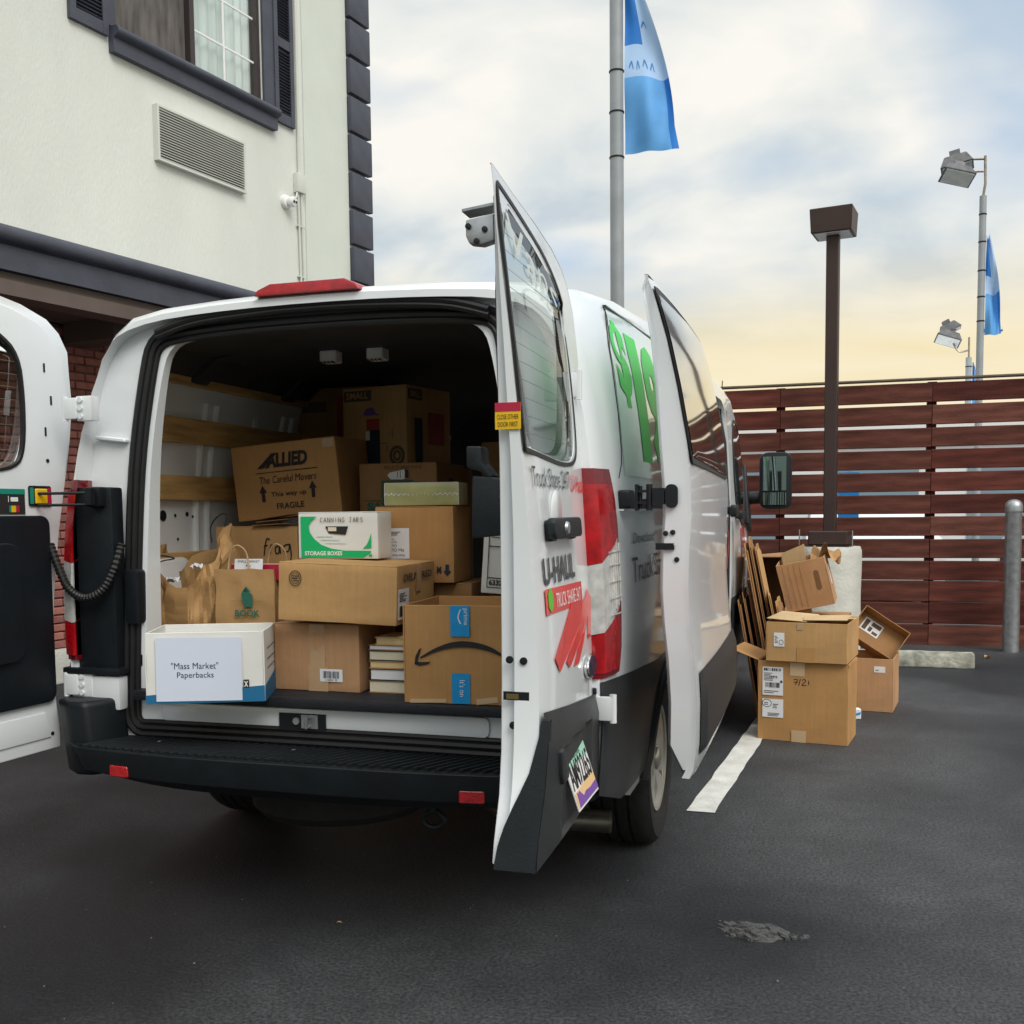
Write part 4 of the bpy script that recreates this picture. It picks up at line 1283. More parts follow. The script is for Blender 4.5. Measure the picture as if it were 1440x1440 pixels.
    # dark trim panel and pull on the inside
    mb = MB(); mb.prism(rrect(.075, .70, .70 if sg < 0 else .56, 1.35, .035), lambda u, z: W(u, -.016, z), lambda u, z: W(u, .0, z)); mb.bevel(.008, 2)
    tr = mb.build('trim_panel', M_trim, d)
    mb = MB(); mb.prism(rrect(.22, .86, .52, 1.26, .05), lambda u, z: W(u, -.034, z), lambda u, z: W(u, -.017, z)); mb.bevel(.015, 3); mb.build('map_pocket', M_trim, tr)
    mb = MB(); mb.prism([(.10, .575), (.66, .575), (.64, .665), (.12, .665)], lambda u, z: W(u, -.006, z), lambda u, z: W(u, .001, z)); mb.bevel(.005, 2); mb.build('pressed_bead', M_white, d)
    q = MB()
    for u, z in ((.035, 1.86), (.01, 1.75), (.04, 1.64)):
        q.prism(rrect(u + .02, z - .016, u + .027, z + .016, .003, 2), lambda a_, b_: W(a_, -.0022, b_), lambda a_, b_: W(a_, .002, b_))
    for u, z in ((.06, 1.54), (.25, .60), (.60, .60), (.09, .585)):
        q.lathe([(.001, 0), (.007, 0), (.007, .003), (.001, .003)], Matrix.Translation(W(u, .0005, z)) @ Matrix.Rotation(-sg * PI / 2, 4, 'Y'), 10)
    q.build('slot', M_black, d, smooth=0)
    # lower dark panel outside
    mb = MB()
    def lowp(u, v):
        zt = .80 + .06 * u / .76
        zz = .530 + (zt - .530) * v
        r = [interp(max(zz, .55), [q_[0] for q_ in DROWS], [q_[k_] for q_ in DROWS]) for k_ in (1, 2)]
        uu = r[0] + (r[1] + .004 - r[0]) * u
        off = .016 if v < .80 else .016 * (1 - (v - .80) / .2 * .9)
        if .23 < uu < .60 and .53 < zz < .755: off = .004
        return out(uu, zz, off)
    mb.grid(lowp, 44, 24)
    cl = mb.build('lower_cladding', M_clad, d, smooth=40)
    # free-edge return of the cladding: curved dark flank
    mb = MB()
    win_ = lambda z: interp(z, [.528, .60, .66, .74, .82, .865], [.012, .022, .045, .080, .100, .108])
    zz_ = [.528, .545, .58, .62, .66, .70, .74, .78, .82, .862]
    ue = lambda z: interp(max(z, .55), [r_[0] for r_ in DROWS], [r_[2] for r_ in DROWS])
    pf = [(ue(z), win_(z), z) for z in zz_] + [(ue(z), dw(.76, z) + .015, z) for z in zz_[::-1]]
    n2 = len(pf)
    mb.faces([W(u + .005, w, z) for u, w, z in pf] + [W(u - .02, w, z) for u, w, z in pf], [tuple(range(n2)), tuple(range(2 * n2 - 1, n2 - 1, -1))] + [(i, i + n2, (i + 1) % n2 + n2, (i + 1) % n2) for i in range(n2)])
    mb.build('cladding_flank', M_black, d)
    # latches on the free edge
    q = MB(); q.prism(rect(.012, .905, .075, .925), lambda w, z: W(.7545 - 0 * w, w, z), lambda w, z: W(.758, w, z)); q.build('latch_slot', M_black, d, smooth=0)
    q = MB(); q.prism(rect(.02, .908, .05, .920), lambda w, z: W(.756, w, z), lambda w, z: W(.7605, w, z)); q.build('latch', mat('brass', (.5, .36, .15), .35, 1), d, smooth=0)
    q = MB()
    for w, z in ((.028, 1.0), (.062, .998), (.035, .845)):
        q.lathe([(.001, 0), (.009, 0), (.009, .005), (.001, .006)], Matrix.Translation(W(.754, w, z)) @ Matrix.Rotation(PI / 2, 4, 'X'), 12)
    q.build('latch_bolt', M_black, d)
    # closing latch block up on the inner top corner
    mb = MB(); mb.prism([(-.060, 1.962), (-.03, 1.957), (.0, 1.964), (.0, 2.026), (-.068, 2.016), (-.068, 1.98)], lambda w, z: W(.72, w, z), lambda w, z: W(.755, w, z)); mb.bevel(.006, 2); mb.prism([(-.075, 2.034), (.0, 2.042), (.0, 2.048), (-.075, 2.040)], lambda w, z: W(.70, w, z), lambda w, z: W(.757, w, z))
    lb = mb.build('upper_latch', M_steel, d)
    q = MB()
    for w, z in ((-.06, 2.0), (-.04, 1.965), (-.02, 1.99)):
        q.lathe([(.001, 0), (.007, 0), (.007, .004), (.001, .005)], Matrix.Translation(W(.7555, w, z)) @ Matrix.Rotation(PI / 2, 4, 'X'), 10)
    q.build('latch_bolt', M_black, lb)
    # inner pull handle standing off the panel
    mb = MB(); mb.prism([(-.074, 1.283), (.0, 1.290), (.0, 1.425), (-.070, 1.432)], lambda w, z: W(.655, w, z), lambda w, z: W(.725, w, z)); mb.prism([(-.086, 1.452), (-.05, 1.440), (-.03, 1.42), (-.02, 1.432), (-.046, 1.462), (-.048, 1.50), (-.086, 1.502)], lambda w, z: W(.66, w, z), lambda w, z: W(.72, w, z)); mb.bevel(.006, 2)
    mb.build('inner_pull', M_black, tr)
    return d, W, out
dl, WL, outL = rear_door(-1, .985, .06, -4.5, 'left rear door with black trim inside')
dr, WR, outR = rear_door(1, .868, .06, 0, 'right rear door with red and black lettering')

# ---- things on the outside of the right rear door
def oR(u0, z0):
    return lambda a, b, off=0: outR(u0 - a, z0 + b, .0035 + off)
text('Truck Share 24/7', oR(.72, 1.405), .42, .048, M_dec_gry, dr)
text('U-Haul', oR(.285, 1.40), .20, .045, M_dec_red, dr, bold=.01)
text('U-HAUL', oR(.69, 1.168), .36, .066, M_dec_gry, dr, bold=.03)
stk = plate([[(0, 0), (.44, 0), (.44, .062), (0, .062)]], lambda a, b, off: outR(.69 - a, 1.098 + b - a * .02, .003 + off), M_dec_red, dr, 'door_sticker')
text('TRUCK SHARE 24/7', lambda a, b: outR(.69 - .10 - a, 1.110 + b - (a + .1) * .02, .0052), .31, .036, M_dec_wht, stk)
plate([[(0, .02), (.022, .005), (.045, .02), (.045, .05), (.022, .066), (0, .05)]], lambda a, b, off: outR(.69 - .022 - a, 1.096 + b, .0045 + off), mat('lime_decal', (.12, .5, .03), .4), stk, 'leaf_mark')
for pl_ in ([(.405, 1.104), (.268, 1.096), (.318, 1.037), (.45, .992), (.591, .948), (.634, .987), (.52, 1.045)], [(.262, 1.088), (.189, 1.105), (.171, 1.054), (.32, .990), (.475, .942), (.511, .962), (.335, 1.034)], [(.165, 1.125), (.101, 1.093), (.15, .985), (.190, .984), (.185, 1.050), (.27, .985), (.356, .936), (.42, .938), (.26, 1.02)]):
    n_ = 7
    plate([pl_], lambda a, b, off: outR(a, b, .0035 + off), M_dec_red, dr, 'red_stripe')
q = MB(); q.prism([(.19 + .078 * math.cos(t), .905 + .034 * math.sin(t)) for t in [2 * PI * k / 28 for k in range(28)]], lambda u, z: outR(u, z, 0), lambda u, z: outR(u, z, .014)); q.bevel(.004, 2)
bd = q.build('oval_badge', M_chrome, dr)
plate([[(.19 + .068 * math.cos(t), .905 + .027 * math.sin(t)) for t in [2 * PI * k / 28 for k in range(28)]]], lambda a, b, off: outR(a, b, .0145 + off), mat('dark_blue_enamel', (.01, .02, .06), .2), bd, 'badge_field')
text('Ford', lambda a, b: outR(.235 - a, .894 + b, .0165), .09, .024, M_chrome, bd, shear=.3)
# handle
mb = MB(); mb.prism(rrect(.33, 1.278, .655, 1.330, .016), lambda u, z: outR(u, z, .012), lambda u, z: outR(u, z, .034)); mb.prism(rrect(.35, 1.272, .40, 1.325, .01), lambda u, z: outR(u, z, 0), lambda u, z: outR(u, z, .02)); mb.prism(rrect(.58, 1.272, .64, 1.325, .01), lambda u, z: outR(u, z, 0), lambda u, z: outR(u, z, .02)); mb.bevel(.008, 2)
hn = mb.build('door_handle', M_black, dr)
q = MB(); q.lathe([(.001, .008), (.014, .007), (.017, 0)], Matrix.Translation(outR(.54, 1.304, .034)) @ Matrix.Rotation(PI / 2, 4, 'Y'), 16); q.build('lock_barrel', M_steel, hn)
mb = MB(); mb.lathe([(.05, 0), (.055, .004), (.05, .007)], Matrix.Translation(outR(.5, 1.345, -.002)) @ Matrix.Rotation(PI / 2, 4, 'Y'), 24); mb.build('handle_dish', M_white, dr)
# window lettering
text('Vans', lambda a, b: outR(.725 - a, 1.955 + b - a * .16, .004), .46, .085, mat('frosted_white_decal', (.60, .64, .61), .5), dr)
# licence plate in its recess, bent outwards at the foot
def oP(a, b, off=0):
    t = 1 - b / .155
    P_ = WR(.525 - a * .78 - t * .02, .088 + .045 * t + off, .572 + b + .0 * a)
    return P_
lpz = plate([rect(0, 0, .30, .155)], lambda a, b, off: oP(a, b, off), M_dec_wht, dr, 'licence_plate', .003)
plate([rect(.006, .105, .294, .15)], lambda a, b, off: oP(a, b, .0035 + off), M_mint, lpz, 'print')
plate([[(.006, .006), (.294, .006), (.294, .055), (.006, .045)]], lambda a, b, off: oP(a, b, .0035 + off), M_peach, lpz, 'print')
plate([[(.02, .007), (.294, .007), (.294, .03), (.2, .026), (.14, .03), (.1, .024), (.06, .045), (.04, .04), (.03, .046)]], lambda a, b, off: oP(a, b, .0045 + off), M_purple, lpz, 'print')
text('AM92265', lambda a, b: oP(.012 + a, .05 + b, .005), .276, .072, M_ink, lpz, bold=.01)
text('ARIZONA', lambda a, b: oP(.09 + a, .122 + b, .0055), .12, .016, M_dec_dgrn, lpz)
q = MB(); q.prism([(.665, .765), (.64, .77), (.575, .70), (.575, .68), (.63, .675), (.655, .71)], lambda u, z: outR(u, z, .0), lambda u, z: outR(u, z, .026)); q.bevel(.006, 2); q.build('plate_lamp', M_clad, dr)
# warning sticker on the door edge
sA = plate([rect(.0, 1.535, .062, 1.596)], lambda a, b, off: WR(.758 + off, a, b), M_yel, dr, 'warning_sticker')
plate([rect(.0, 1.576, .062, 1.596)], lambda a, b, off: WR(.759 + off, a, b), M_maroon, sA, 'print')
text('CLOSE OTHER', lambda a, b: WR(.7602, .005 + a, 1.558 + b), .052, .011, M_ink, sA)
text('DOOR FIRST', lambda a, b: WR(.7602, .007 + a, 1.541 + b), .048, .011, M_ink, sA)
# yellow switch plate and notices inside the left door
def iL(a, b, off=0): return WL(a, -.002 - off, b)
sw = plate([rrect(.055, 1.382, .152, 1.452, .008)], lambda a, b, off: iL(a, b, off), M_black, dl, 'latch_plate', .004)
q = MB(); q.prism(rrect(.078, 1.390, .130, 1.442, .004), lambda a, b: iL(a, b, .004), lambda a, b: iL(a, b, .012)); q.bevel(.003, 1); q.build('latch_lever', M_yel, sw)
plate([rect(.133, 1.39, .149, 1.446)], lambda a, b, off: iL(a, b, .0045 + off), M_teal, sw, 'print')
plate([rect(.058, 1.39, .075, 1.446)], lambda a, b, off: iL(a, b, .0045 + off), M_maroon, sw, 'print')
nt_ = plate([rect(.168, 1.355, .44, 1.44)], lambda a, b, off: iL(a, b, off), M_ink, dl, 'notice', .001)
plate([rect(.168, 1.422, .44, 1.44)], lambda a, b, off: iL(a, b, .0015 + off), M_teal, nt_, 'print')
plate([rect(.198, 1.398, .228, 1.412), rect(.30, 1.40, .40, 1.404), rect(.30, 1.39, .42, 1.393), rect(.236, 1.396, .238, 1.416), rect(.30, 1.372, .38, 1.375), rect(.30, 1.364, .41, 1.367)], lambda a, b, off: iL(a, b, .0015 + off), M_dec_wht, nt_, 'print')
plate([rect(.208, 1.362, .226, 1.384)], lambda a, b, off: iL(a, b, .0015 + off), M_yel, nt_, 'print')
plate([rect(.227, 1.362, .235, 1.384)], lambda a, b, off: iL(a, b, .0015 + off), M_teal, nt_, 'print')
plate([rect(.194, 1.362, .207, 1.384)], lambda a, b, off: iL(a, b, .0015 + off), M_maroon, nt_, 'print')

# ---- sliding door, popped out and run back along the side
SR = [(.52, 1.218), (.545, 1.230), (.62, 1.239), (.75, 1.241), (.88, 1.234), (1.0, 1.221), (1.10, 1.215), (1.22, 1.217), (1.33, 1.224), (1.43, 1.221), (1.55, 1.206), (1.72, 1.176), (1.86, 1.146), (1.96, 1.118), (2.02, 1.10), (2.055, 1.085)]
def sox(z): return interp(z, [r[0] for r in SR], [r[1] for r in SR])
SY0, SY1 = .15, 1.47
def sout(z): return .010 * min(1, max(0, (z - 1.45) / .5))
def oS(y, z, off=0):
    t = (y - SY0) / (SY1 - SY0)
    return Vector((sox(z) + .008 * math.sin(PI * t) + sout(z) * t + off, y, z))
mb = MB()
vs = []
for z, x in SR:
    y1 = SY1 - max(0, z - 1.4) * .03
    th = .098 if z < 1.5 else max(.03, .098 - (z - 1.5) * .115)
    if z > 2.03: th = .012
    if z < .60: th = .03 + (z - .52) * .85
    row = [Vector((x - th + sout(z), y1 - .02, z)), Vector((x - th, SY0 + .035, z)), Vector((x - th + .012, SY0 + .012, z)), Vector((x - .03 if z < 2.0 else x - .012, SY0 + .006, z)), Vector((x - .008, SY0 + .001, z))]
    for k in range(13):
        y = SY0 + (y1 - SY0) * k / 12
        row.append(oS(y, z, -.006 if k in (0, 12) else 0))
    row.append(Vector((x + sout(z) - (.03 if z < 2.03 else .01), y1, z)))
    m_ = len(row); vs += row
fs = [(i * m_ + k, i * m_ + (k + 1) % m_, (i + 1) * m_ + (k + 1) % m_, (i + 1) * m_ + k) for i in range(len(SR) - 1) for k in range(m_)]
fs += [tuple(range(m_ - 1, -1, -1)), tuple((len(SR) - 1) * m_ + k for k in range(m_))]
mb.faces(vs, fs)
sd = mb.build('sliding_door', M_white, van)
SWN = smooth_poly([(.158, 2.035), (.158, 1.99), (.165, 1.52), (.168, 1.49), (.20, 1.485), (.60, 1.478), (1.24, 1.466), (1.36, 1.475), (1.37, 1.56), (1.365, 1.98), (1.36, 2.035), (1.30, 2.04)], 2)
mb = MB(); mb.prism(SWN, lambda y, z: oS(y, z, .001), lambda y, z: oS(y, z, .005)); mb.build('window_gasket', M_rub, sd)
strips(inset(SWN, .014), lambda y, z: oS(y, z, .0065)).build('window_glass', M_glassd, sd, smooth=60)
mb = MB()
def scl(u, v):
    y = SY0 + .05 + u * (SY1 - SY0 - .06); z = .585 + v * (.845 - .585)
    off = .016 if v < .78 else .016 * (1 - (v - .78) / .22 * .85)
    if u < .02 or u > .98 or v < .02: off = .001
    return oS(y, z, off)
mb.grid(scl, 40, 14); mb.build('lower_cladding', M_clad, sd, smooth=40)
mb = MB(); mb.prism(rrect(SY1 - .19, 1.315, SY1 + .02, 1.365, .014), lambda y, z: oS(y, z, .012), lambda y, z: oS(y, z, .036)); mb.span((1.215, SY1 - .17, 1.325), (1.25, SY1 - .13, 1.358)); mb.bevel(.007, 2); mb.build('door_handle', M_black, sd)
mb = MB(); mb.tube([(sox(z) - .045 + sout(z), SY1 - max(0, z - 1.4) * .03 + .006, z) for z in (.60, .8, 1.0, 1.2, 1.4, 1.6, 1.8, 1.98)], .014, 8); mb.build('edge_seal', M_rub, sd)
q = MB()
for x, z in ((1.138, 1.275), (1.160, 1.278), (1.172, 1.195)):
    q.lathe([(.001, 0), (.008, 0), (.008, .006), (.001, .007)], Matrix.Translation((x, SY0 + .010, z)) @ Matrix.Rotation(PI / 2, 4, 'X'), 12)
q.box((1.135, SY0 + .012, 1.235), (.055, .02, .02)); q.box((1.15, SY0 + .006, 1.232), (.03, .012, .014))
q.build('latch_bolt', M_black, sd)
# roller arm of the sliding door on its track
mb = MB(); mb.prism(rrect(1.138, 1.352, 1.176, 1.424, .018), lambda x, z: (x, SY0 - .006, z), lambda x, z: (x, SY0 + .02, z))
mb.box((1.118, SY0 + .0, 1.388), (.036, .024, .05)); mb.span((1.05, SY0 - .006, 1.365), (1.10, SY0 + .02, 1.373)); mb.span((1.05, SY0 - .006, 1.40), (1.10, SY0 + .02, 1.408))
mb.tube([(1.09, SY0, 1.345), (1.09, SY0, 1.425)], .010, 10); mb.tube([(1.06, SY0 + .01, 1.35), (1.06, SY0 + .01, 1.42)], .007, 10); mb.span((1.046, SY0 - .008, 1.345), (1.055, SY0 + .03, 1.425))
mb.build('roller_arm', M_black, sd)
for (a, b, h_) in ((.26, 2.05, .034),):
    mb = MB(); mb.prism(rect(a, 1.352, b, 1.352 + h_), lambda y, z: side(1)(y, z, -.001), lambda y, z: side(1)(y, z, .010)); mb.build('slide_track', M_black, van, smooth=0)
    mb = MB(); mb.prism(rect(a, 1.345, b, 1.3505), lambda y, z: side(1)(y, z, -.001), lambda y, z: side(1)(y, z, .016)); mb.build('track_lip', M_white, van, smooth=0)
mb = MB(); mb.prism(rrect(.255, 1.352, .33, 1.412, .01), lambda y, z: side(1)(y, z, .001), lambda y, z: side(1)(y, z, .040)); mb.bevel(.01, 2); mb.build('track_end_cap', M_black, van)
# quarter panel lettering
def oB(y0, z0, sl=0): return lambda a, b, off=0: side(1)(y0 + a, z0 + b, .004 + off)
strips([(.365, 1.46), (1.75, 1.46), (1.75, 2.06), (.56, 2.06), (.44, 1.88), (.40, 1.7)], lambda y, z: side(1)(y, z, .0022), 24, 12).build('mint_panel', M_mintp, van, smooth=60)
text('$', oB(.47, 1.70), .20, .30, M_dec_grn, van, bold=.04, cuts=12)
text('1', oB(.70, 1.52), .17, .46, M_dec_grn, van, bold=.06, cuts=14)
text('9', oB(.90, 1.52), .30, .46, M_dec_grn, van, bold=.05, cuts=14)
text('Download', oB(.41, 1.235), .40, .036, M_dec_blk, van, shear=.2)
text('Truck Share', oB(.385, 1.105), .75, .085, M_dec_blk, van)
# body seams and drip moulding
mb = MB(); mb.prism(rect(.55, 2.045, 2.0, 2.052), lambda y, z: side(1)(y, z, -.001), lambda y, z: side(1)(y, z, .012)); mb.build('drip_moulding', M_clad, van, smooth=0)
mb = MB(); mb.tube([side(1)(y, z, .0008) for y, z in ((.52, 2.02), (.44, 1.9), (.405, 1.8), (.38, 1.65), (.365, 1.55), (.345, 1.5), (.29, 1.45))], .0022, 5); mb.build('panel_seam', M_black, van)
mb = MB(); mb.prism([(.90, .60), (1.03, .60), (1.035, 1.3), (1.0, 1.75), (.955, 1.98), (.87, 1.98), (.90, 1.5)], lambda x, z: (x * 1.0, 3.405, z), lambda x, z: (x, 3.425, z)); mb.bevel(.006, 2)
bp_ = mb.build('door_pillar', M_white, van)
mb = MB(); mb.tube([(x, 3.40, z) for x, z in ((1.045, .62), (1.05, 1.3), (1.025, 1.75), (.985, 1.97), (.90, 2.0))], .016, 8); mb.build('pillar_seal', M_rub, van)
q = MB(); q.box((.99, 3.398, 1.70), (.022, .012, .20)); q.box((.985, 3.398, 1.93), (.05, .012, .09)); q.build('striker_plate', M_black, bp_, smooth=0)
# ---- cab: front doors, windows, mirrors, windscreen, lights
for sg in (1, -1):
    fw = smooth_poly([(3.62, 1.90), (3.60, 1.30), (4.45, 1.22), (4.62, 1.30), (4.20, 1.80), (4.02, 1.90)], 2)
    strips(fw, lambda y, z: side(sg)(y, z, .004)).build('cab_window', M_glassd, van, smooth=60)
    mb = MB(); mb.ring(inset(fw, -.02), fw, lambda y, z: side(sg)(y, z, -.002), lambda y, z: side(sg)(y, z, .007)); mb.build('window_gasket', M_rub, van)
    for pts in ([(3.50, 1.95), (3.49, 1.2), (3.50, .85), (3.55, .42)], [(4.55, .45), (4.52, .85), (4.60, 1.18)]):
        mb = MB(); mb.tube([side(sg)(y, z, .0008) for y, z in pts], .0035, 5)
        mb.build('panel_seam', M_black, van)
    mb = MB(); mb.prism(rrect(3.60, 1.285, 3.80, 1.335, .014), lambda y, z: side(sg)(y, z, .012), lambda y, z: side(sg)(y, z, .045)); mb.prism(rrect(3.62, 1.29, 3.66, 1.33, .008), lambda y, z: side(sg)(y, z, 0), lambda y, z: side(sg)(y, z, .02)); mb.bevel(.007, 2); mb.build('door_handle', M_black, van)
    mb = MB(); mb.prism([(4.22, 1.25), (4.62, 1.18), (4.60, 1.34), (4.45, 1.60), (4.36, 1.66)], lambda y, z: side(sg)(y, z, 0), lambda y, z: side(sg)(y, z, .03)); mb.bevel(.01, 2); mb.build('mirror_sail', M_black, van)
    mb = MB(); mb.tube([(sg * 1.03, 4.5, 1.42), (sg * 1.2, 4.5, 1.43)], .045, 12)
    mc = rrect(1.178, 1.345, 1.400, 1.742, .06)
    mb.prism(mc, lambda x, z: (sg * x, 4.44, z), lambda x, z: (sg * x, 4.50, z)); mb.prism(mc, lambda x, z: (sg * (1.3 + (x - 1.3) * .8), 4.60, 1.545 + (z - 1.545) * .82), lambda x, z: (sg * x, 4.501, z)); mb.bevel(.012, 2, 40)
    mr = mb.build('side_mirror', M_black, van)
    for nm, z0, z1 in (('mirror_glass', 1.475, 1.712), ('wide_angle_glass', 1.375, 1.462)):
        q = MB(); cv = .9 if z0 < 1.4 else .25
        q.grid(lambda u, v: (sg * (1.204 + u * .158), 4.436 - .012 * cv * (1 - (2 * u - 1) ** 2) * (1 if z0 < 1.4 else .3), z0 + v * (z1 - z0)), 12, 8)
        g_ = q.build(nm, M_mirr, mr, smooth=60)
mb = MB()
wsr = [(4.08, 2.02), (4.35, 1.85), (4.65, 1.64), (4.93, 1.44)]
gv = []
for (y, z) in wsr:
    xx = interp(z, [1.2, 1.66, 1.8, 1.92, 2.0], [.93, .84, .80, .74, .68])
    gv += [(xx * (k / 5 - 1), y + .025 - .03 * (k / 5 - 1) ** 2, z + .012 - .02 * (k / 5 - 1) ** 2) for k in range(11)]
mb.faces(gv, [(j * 11 + k, j * 11 + k + 1, (j + 1) * 11 + k + 1, (j + 1) * 11 + k) for j in range(3) for k in range(10)])
mb.build('windscreen', M_glassd, van, smooth=60)
mb = MB(); mb.span((-.9, 5.80, .38), (.9, 6.0, .62)); mb.bevel(.05, 3); mb.build('front_bumper', M_clad, van)
for sg in (1, -1):
    q = MB(); q.prism([(.55, .82), (.83, .84), (.80, 1.0), (.62, .97)], lambda x, z: (sg * x, 5.70, z), lambda x, z: (sg * x, 5.90 - (x - .5) * .2, z)); q.bevel(.01, 2); q.build('headlight', M_clear, van)
mb = MB(); mb.tube([(.86, 4.75, 1.52), (.885, 4.85, 2.3)], .004, 6); mb.build('aerial', M_black, van)
# red and white lettering on the front door
plate([[(3.86, 1.22), (3.95, 1.02), (4.0, 1.02), (3.92, 1.23)], [(3.97, 1.24), (4.05, 1.05), (4.09, 1.05), (4.02, 1.25)], [(4.05, 1.26), (4.14, 1.08), (4.18, 1.08), (4.10, 1.26)]], lambda a, b, off: side(1)(a, b, .003 + off), M_dec_red, van, 'red_stripe')
plate([[(SY1 - .10, 1.265), (SY1 - .02, 1.19), (SY1 - .09, 1.10), (SY1 - .075, 1.10), (SY1 - .005, 1.19), (SY1 - .085, 1.265)]], lambda a, b, off: oS(a, b, .001 + off), M_dec_red, sd, 'red_stripe')

# ------------------------------------------------------------------ cartons
def Fr(face, w, d, h):
    """surface of a carton: metres across and up -> local point, off outwards"""
    if face == 'F': return lambda a, b, off=0: Vector((-w / 2 + a, -.0028 - off, b))
    if face == 'R': return lambda a, b, off=0: Vector((w / 2 + .0028 + off, a, b))
    if face == 'T': return lambda a, b, off=0: Vector((-w / 2 + a, b, h + .0032 + off))
def carton(label, p, m=None, top='closed', cat='box', group=None, name='cardboard_box', flaps=(), wob=.005, th=.005, hole=None):
    x, y, z, yaw, roll, pit, w, d, h = p
    r = thing(name, label, cat, (x, y, z))
    r.rotation_mode = 'XYZ'
    Mt = Matrix.Rotation(rad(yaw), 4, 'Z') @ Matrix.Rotation(rad(roll), 4, 'Y') @ Matrix.Rotation(rad(pit), 4, 'X')
    r.rotation_euler = Mt.to_euler()
    m = m or M_kraft
    seed = (x * 13.1, y * 7.7, z * 5.3)
    mb = MB()
    def wobble(v, nrm, edge):
        k = noise.noise(Vector((v.x * 9, v.y * 9, v.z * 9)) + Vector(seed))
        k2 = noise.noise(Vector((v.x * 31, v.y * 31, v.z * 31)) + Vector(seed))
        return v + nrm * (wob * (k - .15) * edge + .0007 * k2 * edge)
    if top == 'closed':
        mb.box((0, d / 2, h / 2), (w, d, h)); mb.bevel(.004, 2)
        es = [e for e in mb.bm.edges if e.calc_length() > .06]
        bmesh.ops.subdivide_edges(mb.bm, edges=es, cuts=7, use_grid_fill=True)
        mb.bm.normal_update()
        for v in mb.bm.verts:
            ed = min(w / 2 - abs(v.co.x), 1) ; e2 = min(v.co.y, d - v.co.y); e3 = min(v.co.z, h - v.co.z)
            q = sorted((ed, e2, e3))
            v.co = wobble(v.co.copy(), v.normal.copy(), .3 if q[1] < .02 else 1)
        mb.build('carton_body', m, r, smooth=25)
        if 'noflap' not in flaps:
            for s_ in (0, 1):
                q = MB(); a, b = (.001, d / 2 - .0015) if s_ == 0 else (d / 2 + .0015, d - .001)
                q.box((0, (a + b) / 2, h + .0012), (w - .003, b - a, .0035)); q.bevel(.001, 1); q.build('top_flap', m, r)
    else:
        for (c, s) in (((-w / 2 + th / 2, d / 2, h / 2), (th, d, h)), ((w / 2 - th / 2, d / 2, h / 2), (th, d, h)), ((0, th / 2, h / 2), (w - 2 * th, th, h)), ((0, d - th / 2, h / 2), (w - 2 * th, th, h))):
            q = MB(); q.box((0, 0, 0), s); q.bevel(.0012, 1)
            es = [e for e in q.bm.edges if e.calc_length() > .06]
            bmesh.ops.subdivide_edges(q.bm, edges=es, cuts=6, use_grid_fill=True)
            q.bm.transform(Matrix.Translation(c))
            for v in q.bm.verts:
                k = noise.noise(v.co * 7 + Vector(seed)) * wob * min(1, v.co.z / h * 2)
                nrm = Vector((1, 0, 0)) if s[0] == th else Vector((0, 1, 0))
                v.co += nrm * k
            q.build('side_wall', m, r, smooth=25)
        q = MB(); q.box((0, d / 2, .004), (w - 2 * th - .002, d - 2 * th - .002, .006)); q.build('floor_panel', m, r, smooth=0)
    for fl_ in flaps:
        if fl_ == 'noflap': continue
        side_, ang, ln = fl_[:3]
        q = MB()
        if side_ == 'L':
            q.box((-ln / 2, d / 2, 0), (ln, d - .006, .004)); Mm = Matrix.Translation((-w / 2, 0, h + .001)) @ Matrix.Rotation(rad(ang), 4, 'Y')
        if side_ == 'R':
            q.box((ln / 2, d / 2, 0), (ln, d - .006, .004)); Mm = Matrix.Translation((w / 2, 0, h + .001)) @ Matrix.Rotation(rad(-ang), 4, 'Y')
        if side_ == 'F':
            q.box((0, -ln / 2, 0), (w - .006, ln, .004)); Mm = Matrix.Translation((0, 0, h + .001)) @ Matrix.Rotation(rad(-ang), 4, 'X')
        if side_ == 'B':
            q.box((0, ln / 2, 0), (w - .006, ln, .004)); Mm = Matrix.Translation((0, d, h + .001)) @ Matrix.Rotation(rad(ang), 4, 'X')
        q.bevel(.0012, 1)
        q.bm.transform(Mm)
        q.build('flap', m, r)
    return r, w, d, h
def lab(r, fn, x0, z0, w, h, m=None, name='label', off=0, rot=0):
    c, s = math.cos(rad(rot)), math.sin(rad(rot))
    f = lambda a, b, o=0: fn(x0 + a * c - b * s, z0 + a * s + b * c, o + off)
    pl = plate([rect(0, 0, w, h)], f, m or M_paper, r, name, .0006)
    return pl, lambda a, b, o=0: f(a, b, o + .0012)
def bars(fn, x0, z0, w, h, n, m, par, vert=True, seed=1, name='barcode'):
    rn = random.Random(seed)
    ps, t = [], 0
    for i in range(n):
        a = rn.uniform(.25, .8)
        if vert: ps.append(rect(x0 + w * i / n, z0, x0 + w * (i + a) / n, z0 + h))
        else: ps.append(rect(x0, z0 + h * i / n, x0 + w * rn.uniform(.4, 1), z0 + h * (i + .45) / n))
    return plate(ps, fn, m, par, name, .0003)
def tx(r, s, fn, x0, z0, w, h, m=None, **k):
    return text(s, lambda a, b: fn(x0 + a, z0 + b, .0003), w, h, m or M_ink, r, **k)
def hand(r, strokes, fn, x0, z0, w, h, rr, m=None):
    ps = []
    for st in strokes:
        c = [(p.x, p.y) for p in curve_pts([(a * w, b * h, 0) for a, b in st], 5)]
        ps += stroke(c, rr)
    return plate([[(x0 + a, z0 + b) for a, b in p] for p in ps], fn, m or M_ink, r, 'handwriting', .0004)
ARROW = [(-.5, .55), (0, 1), (.5, .55), (.22, .55), (.22, 0), (-.22, 0), (-.22, .55)]
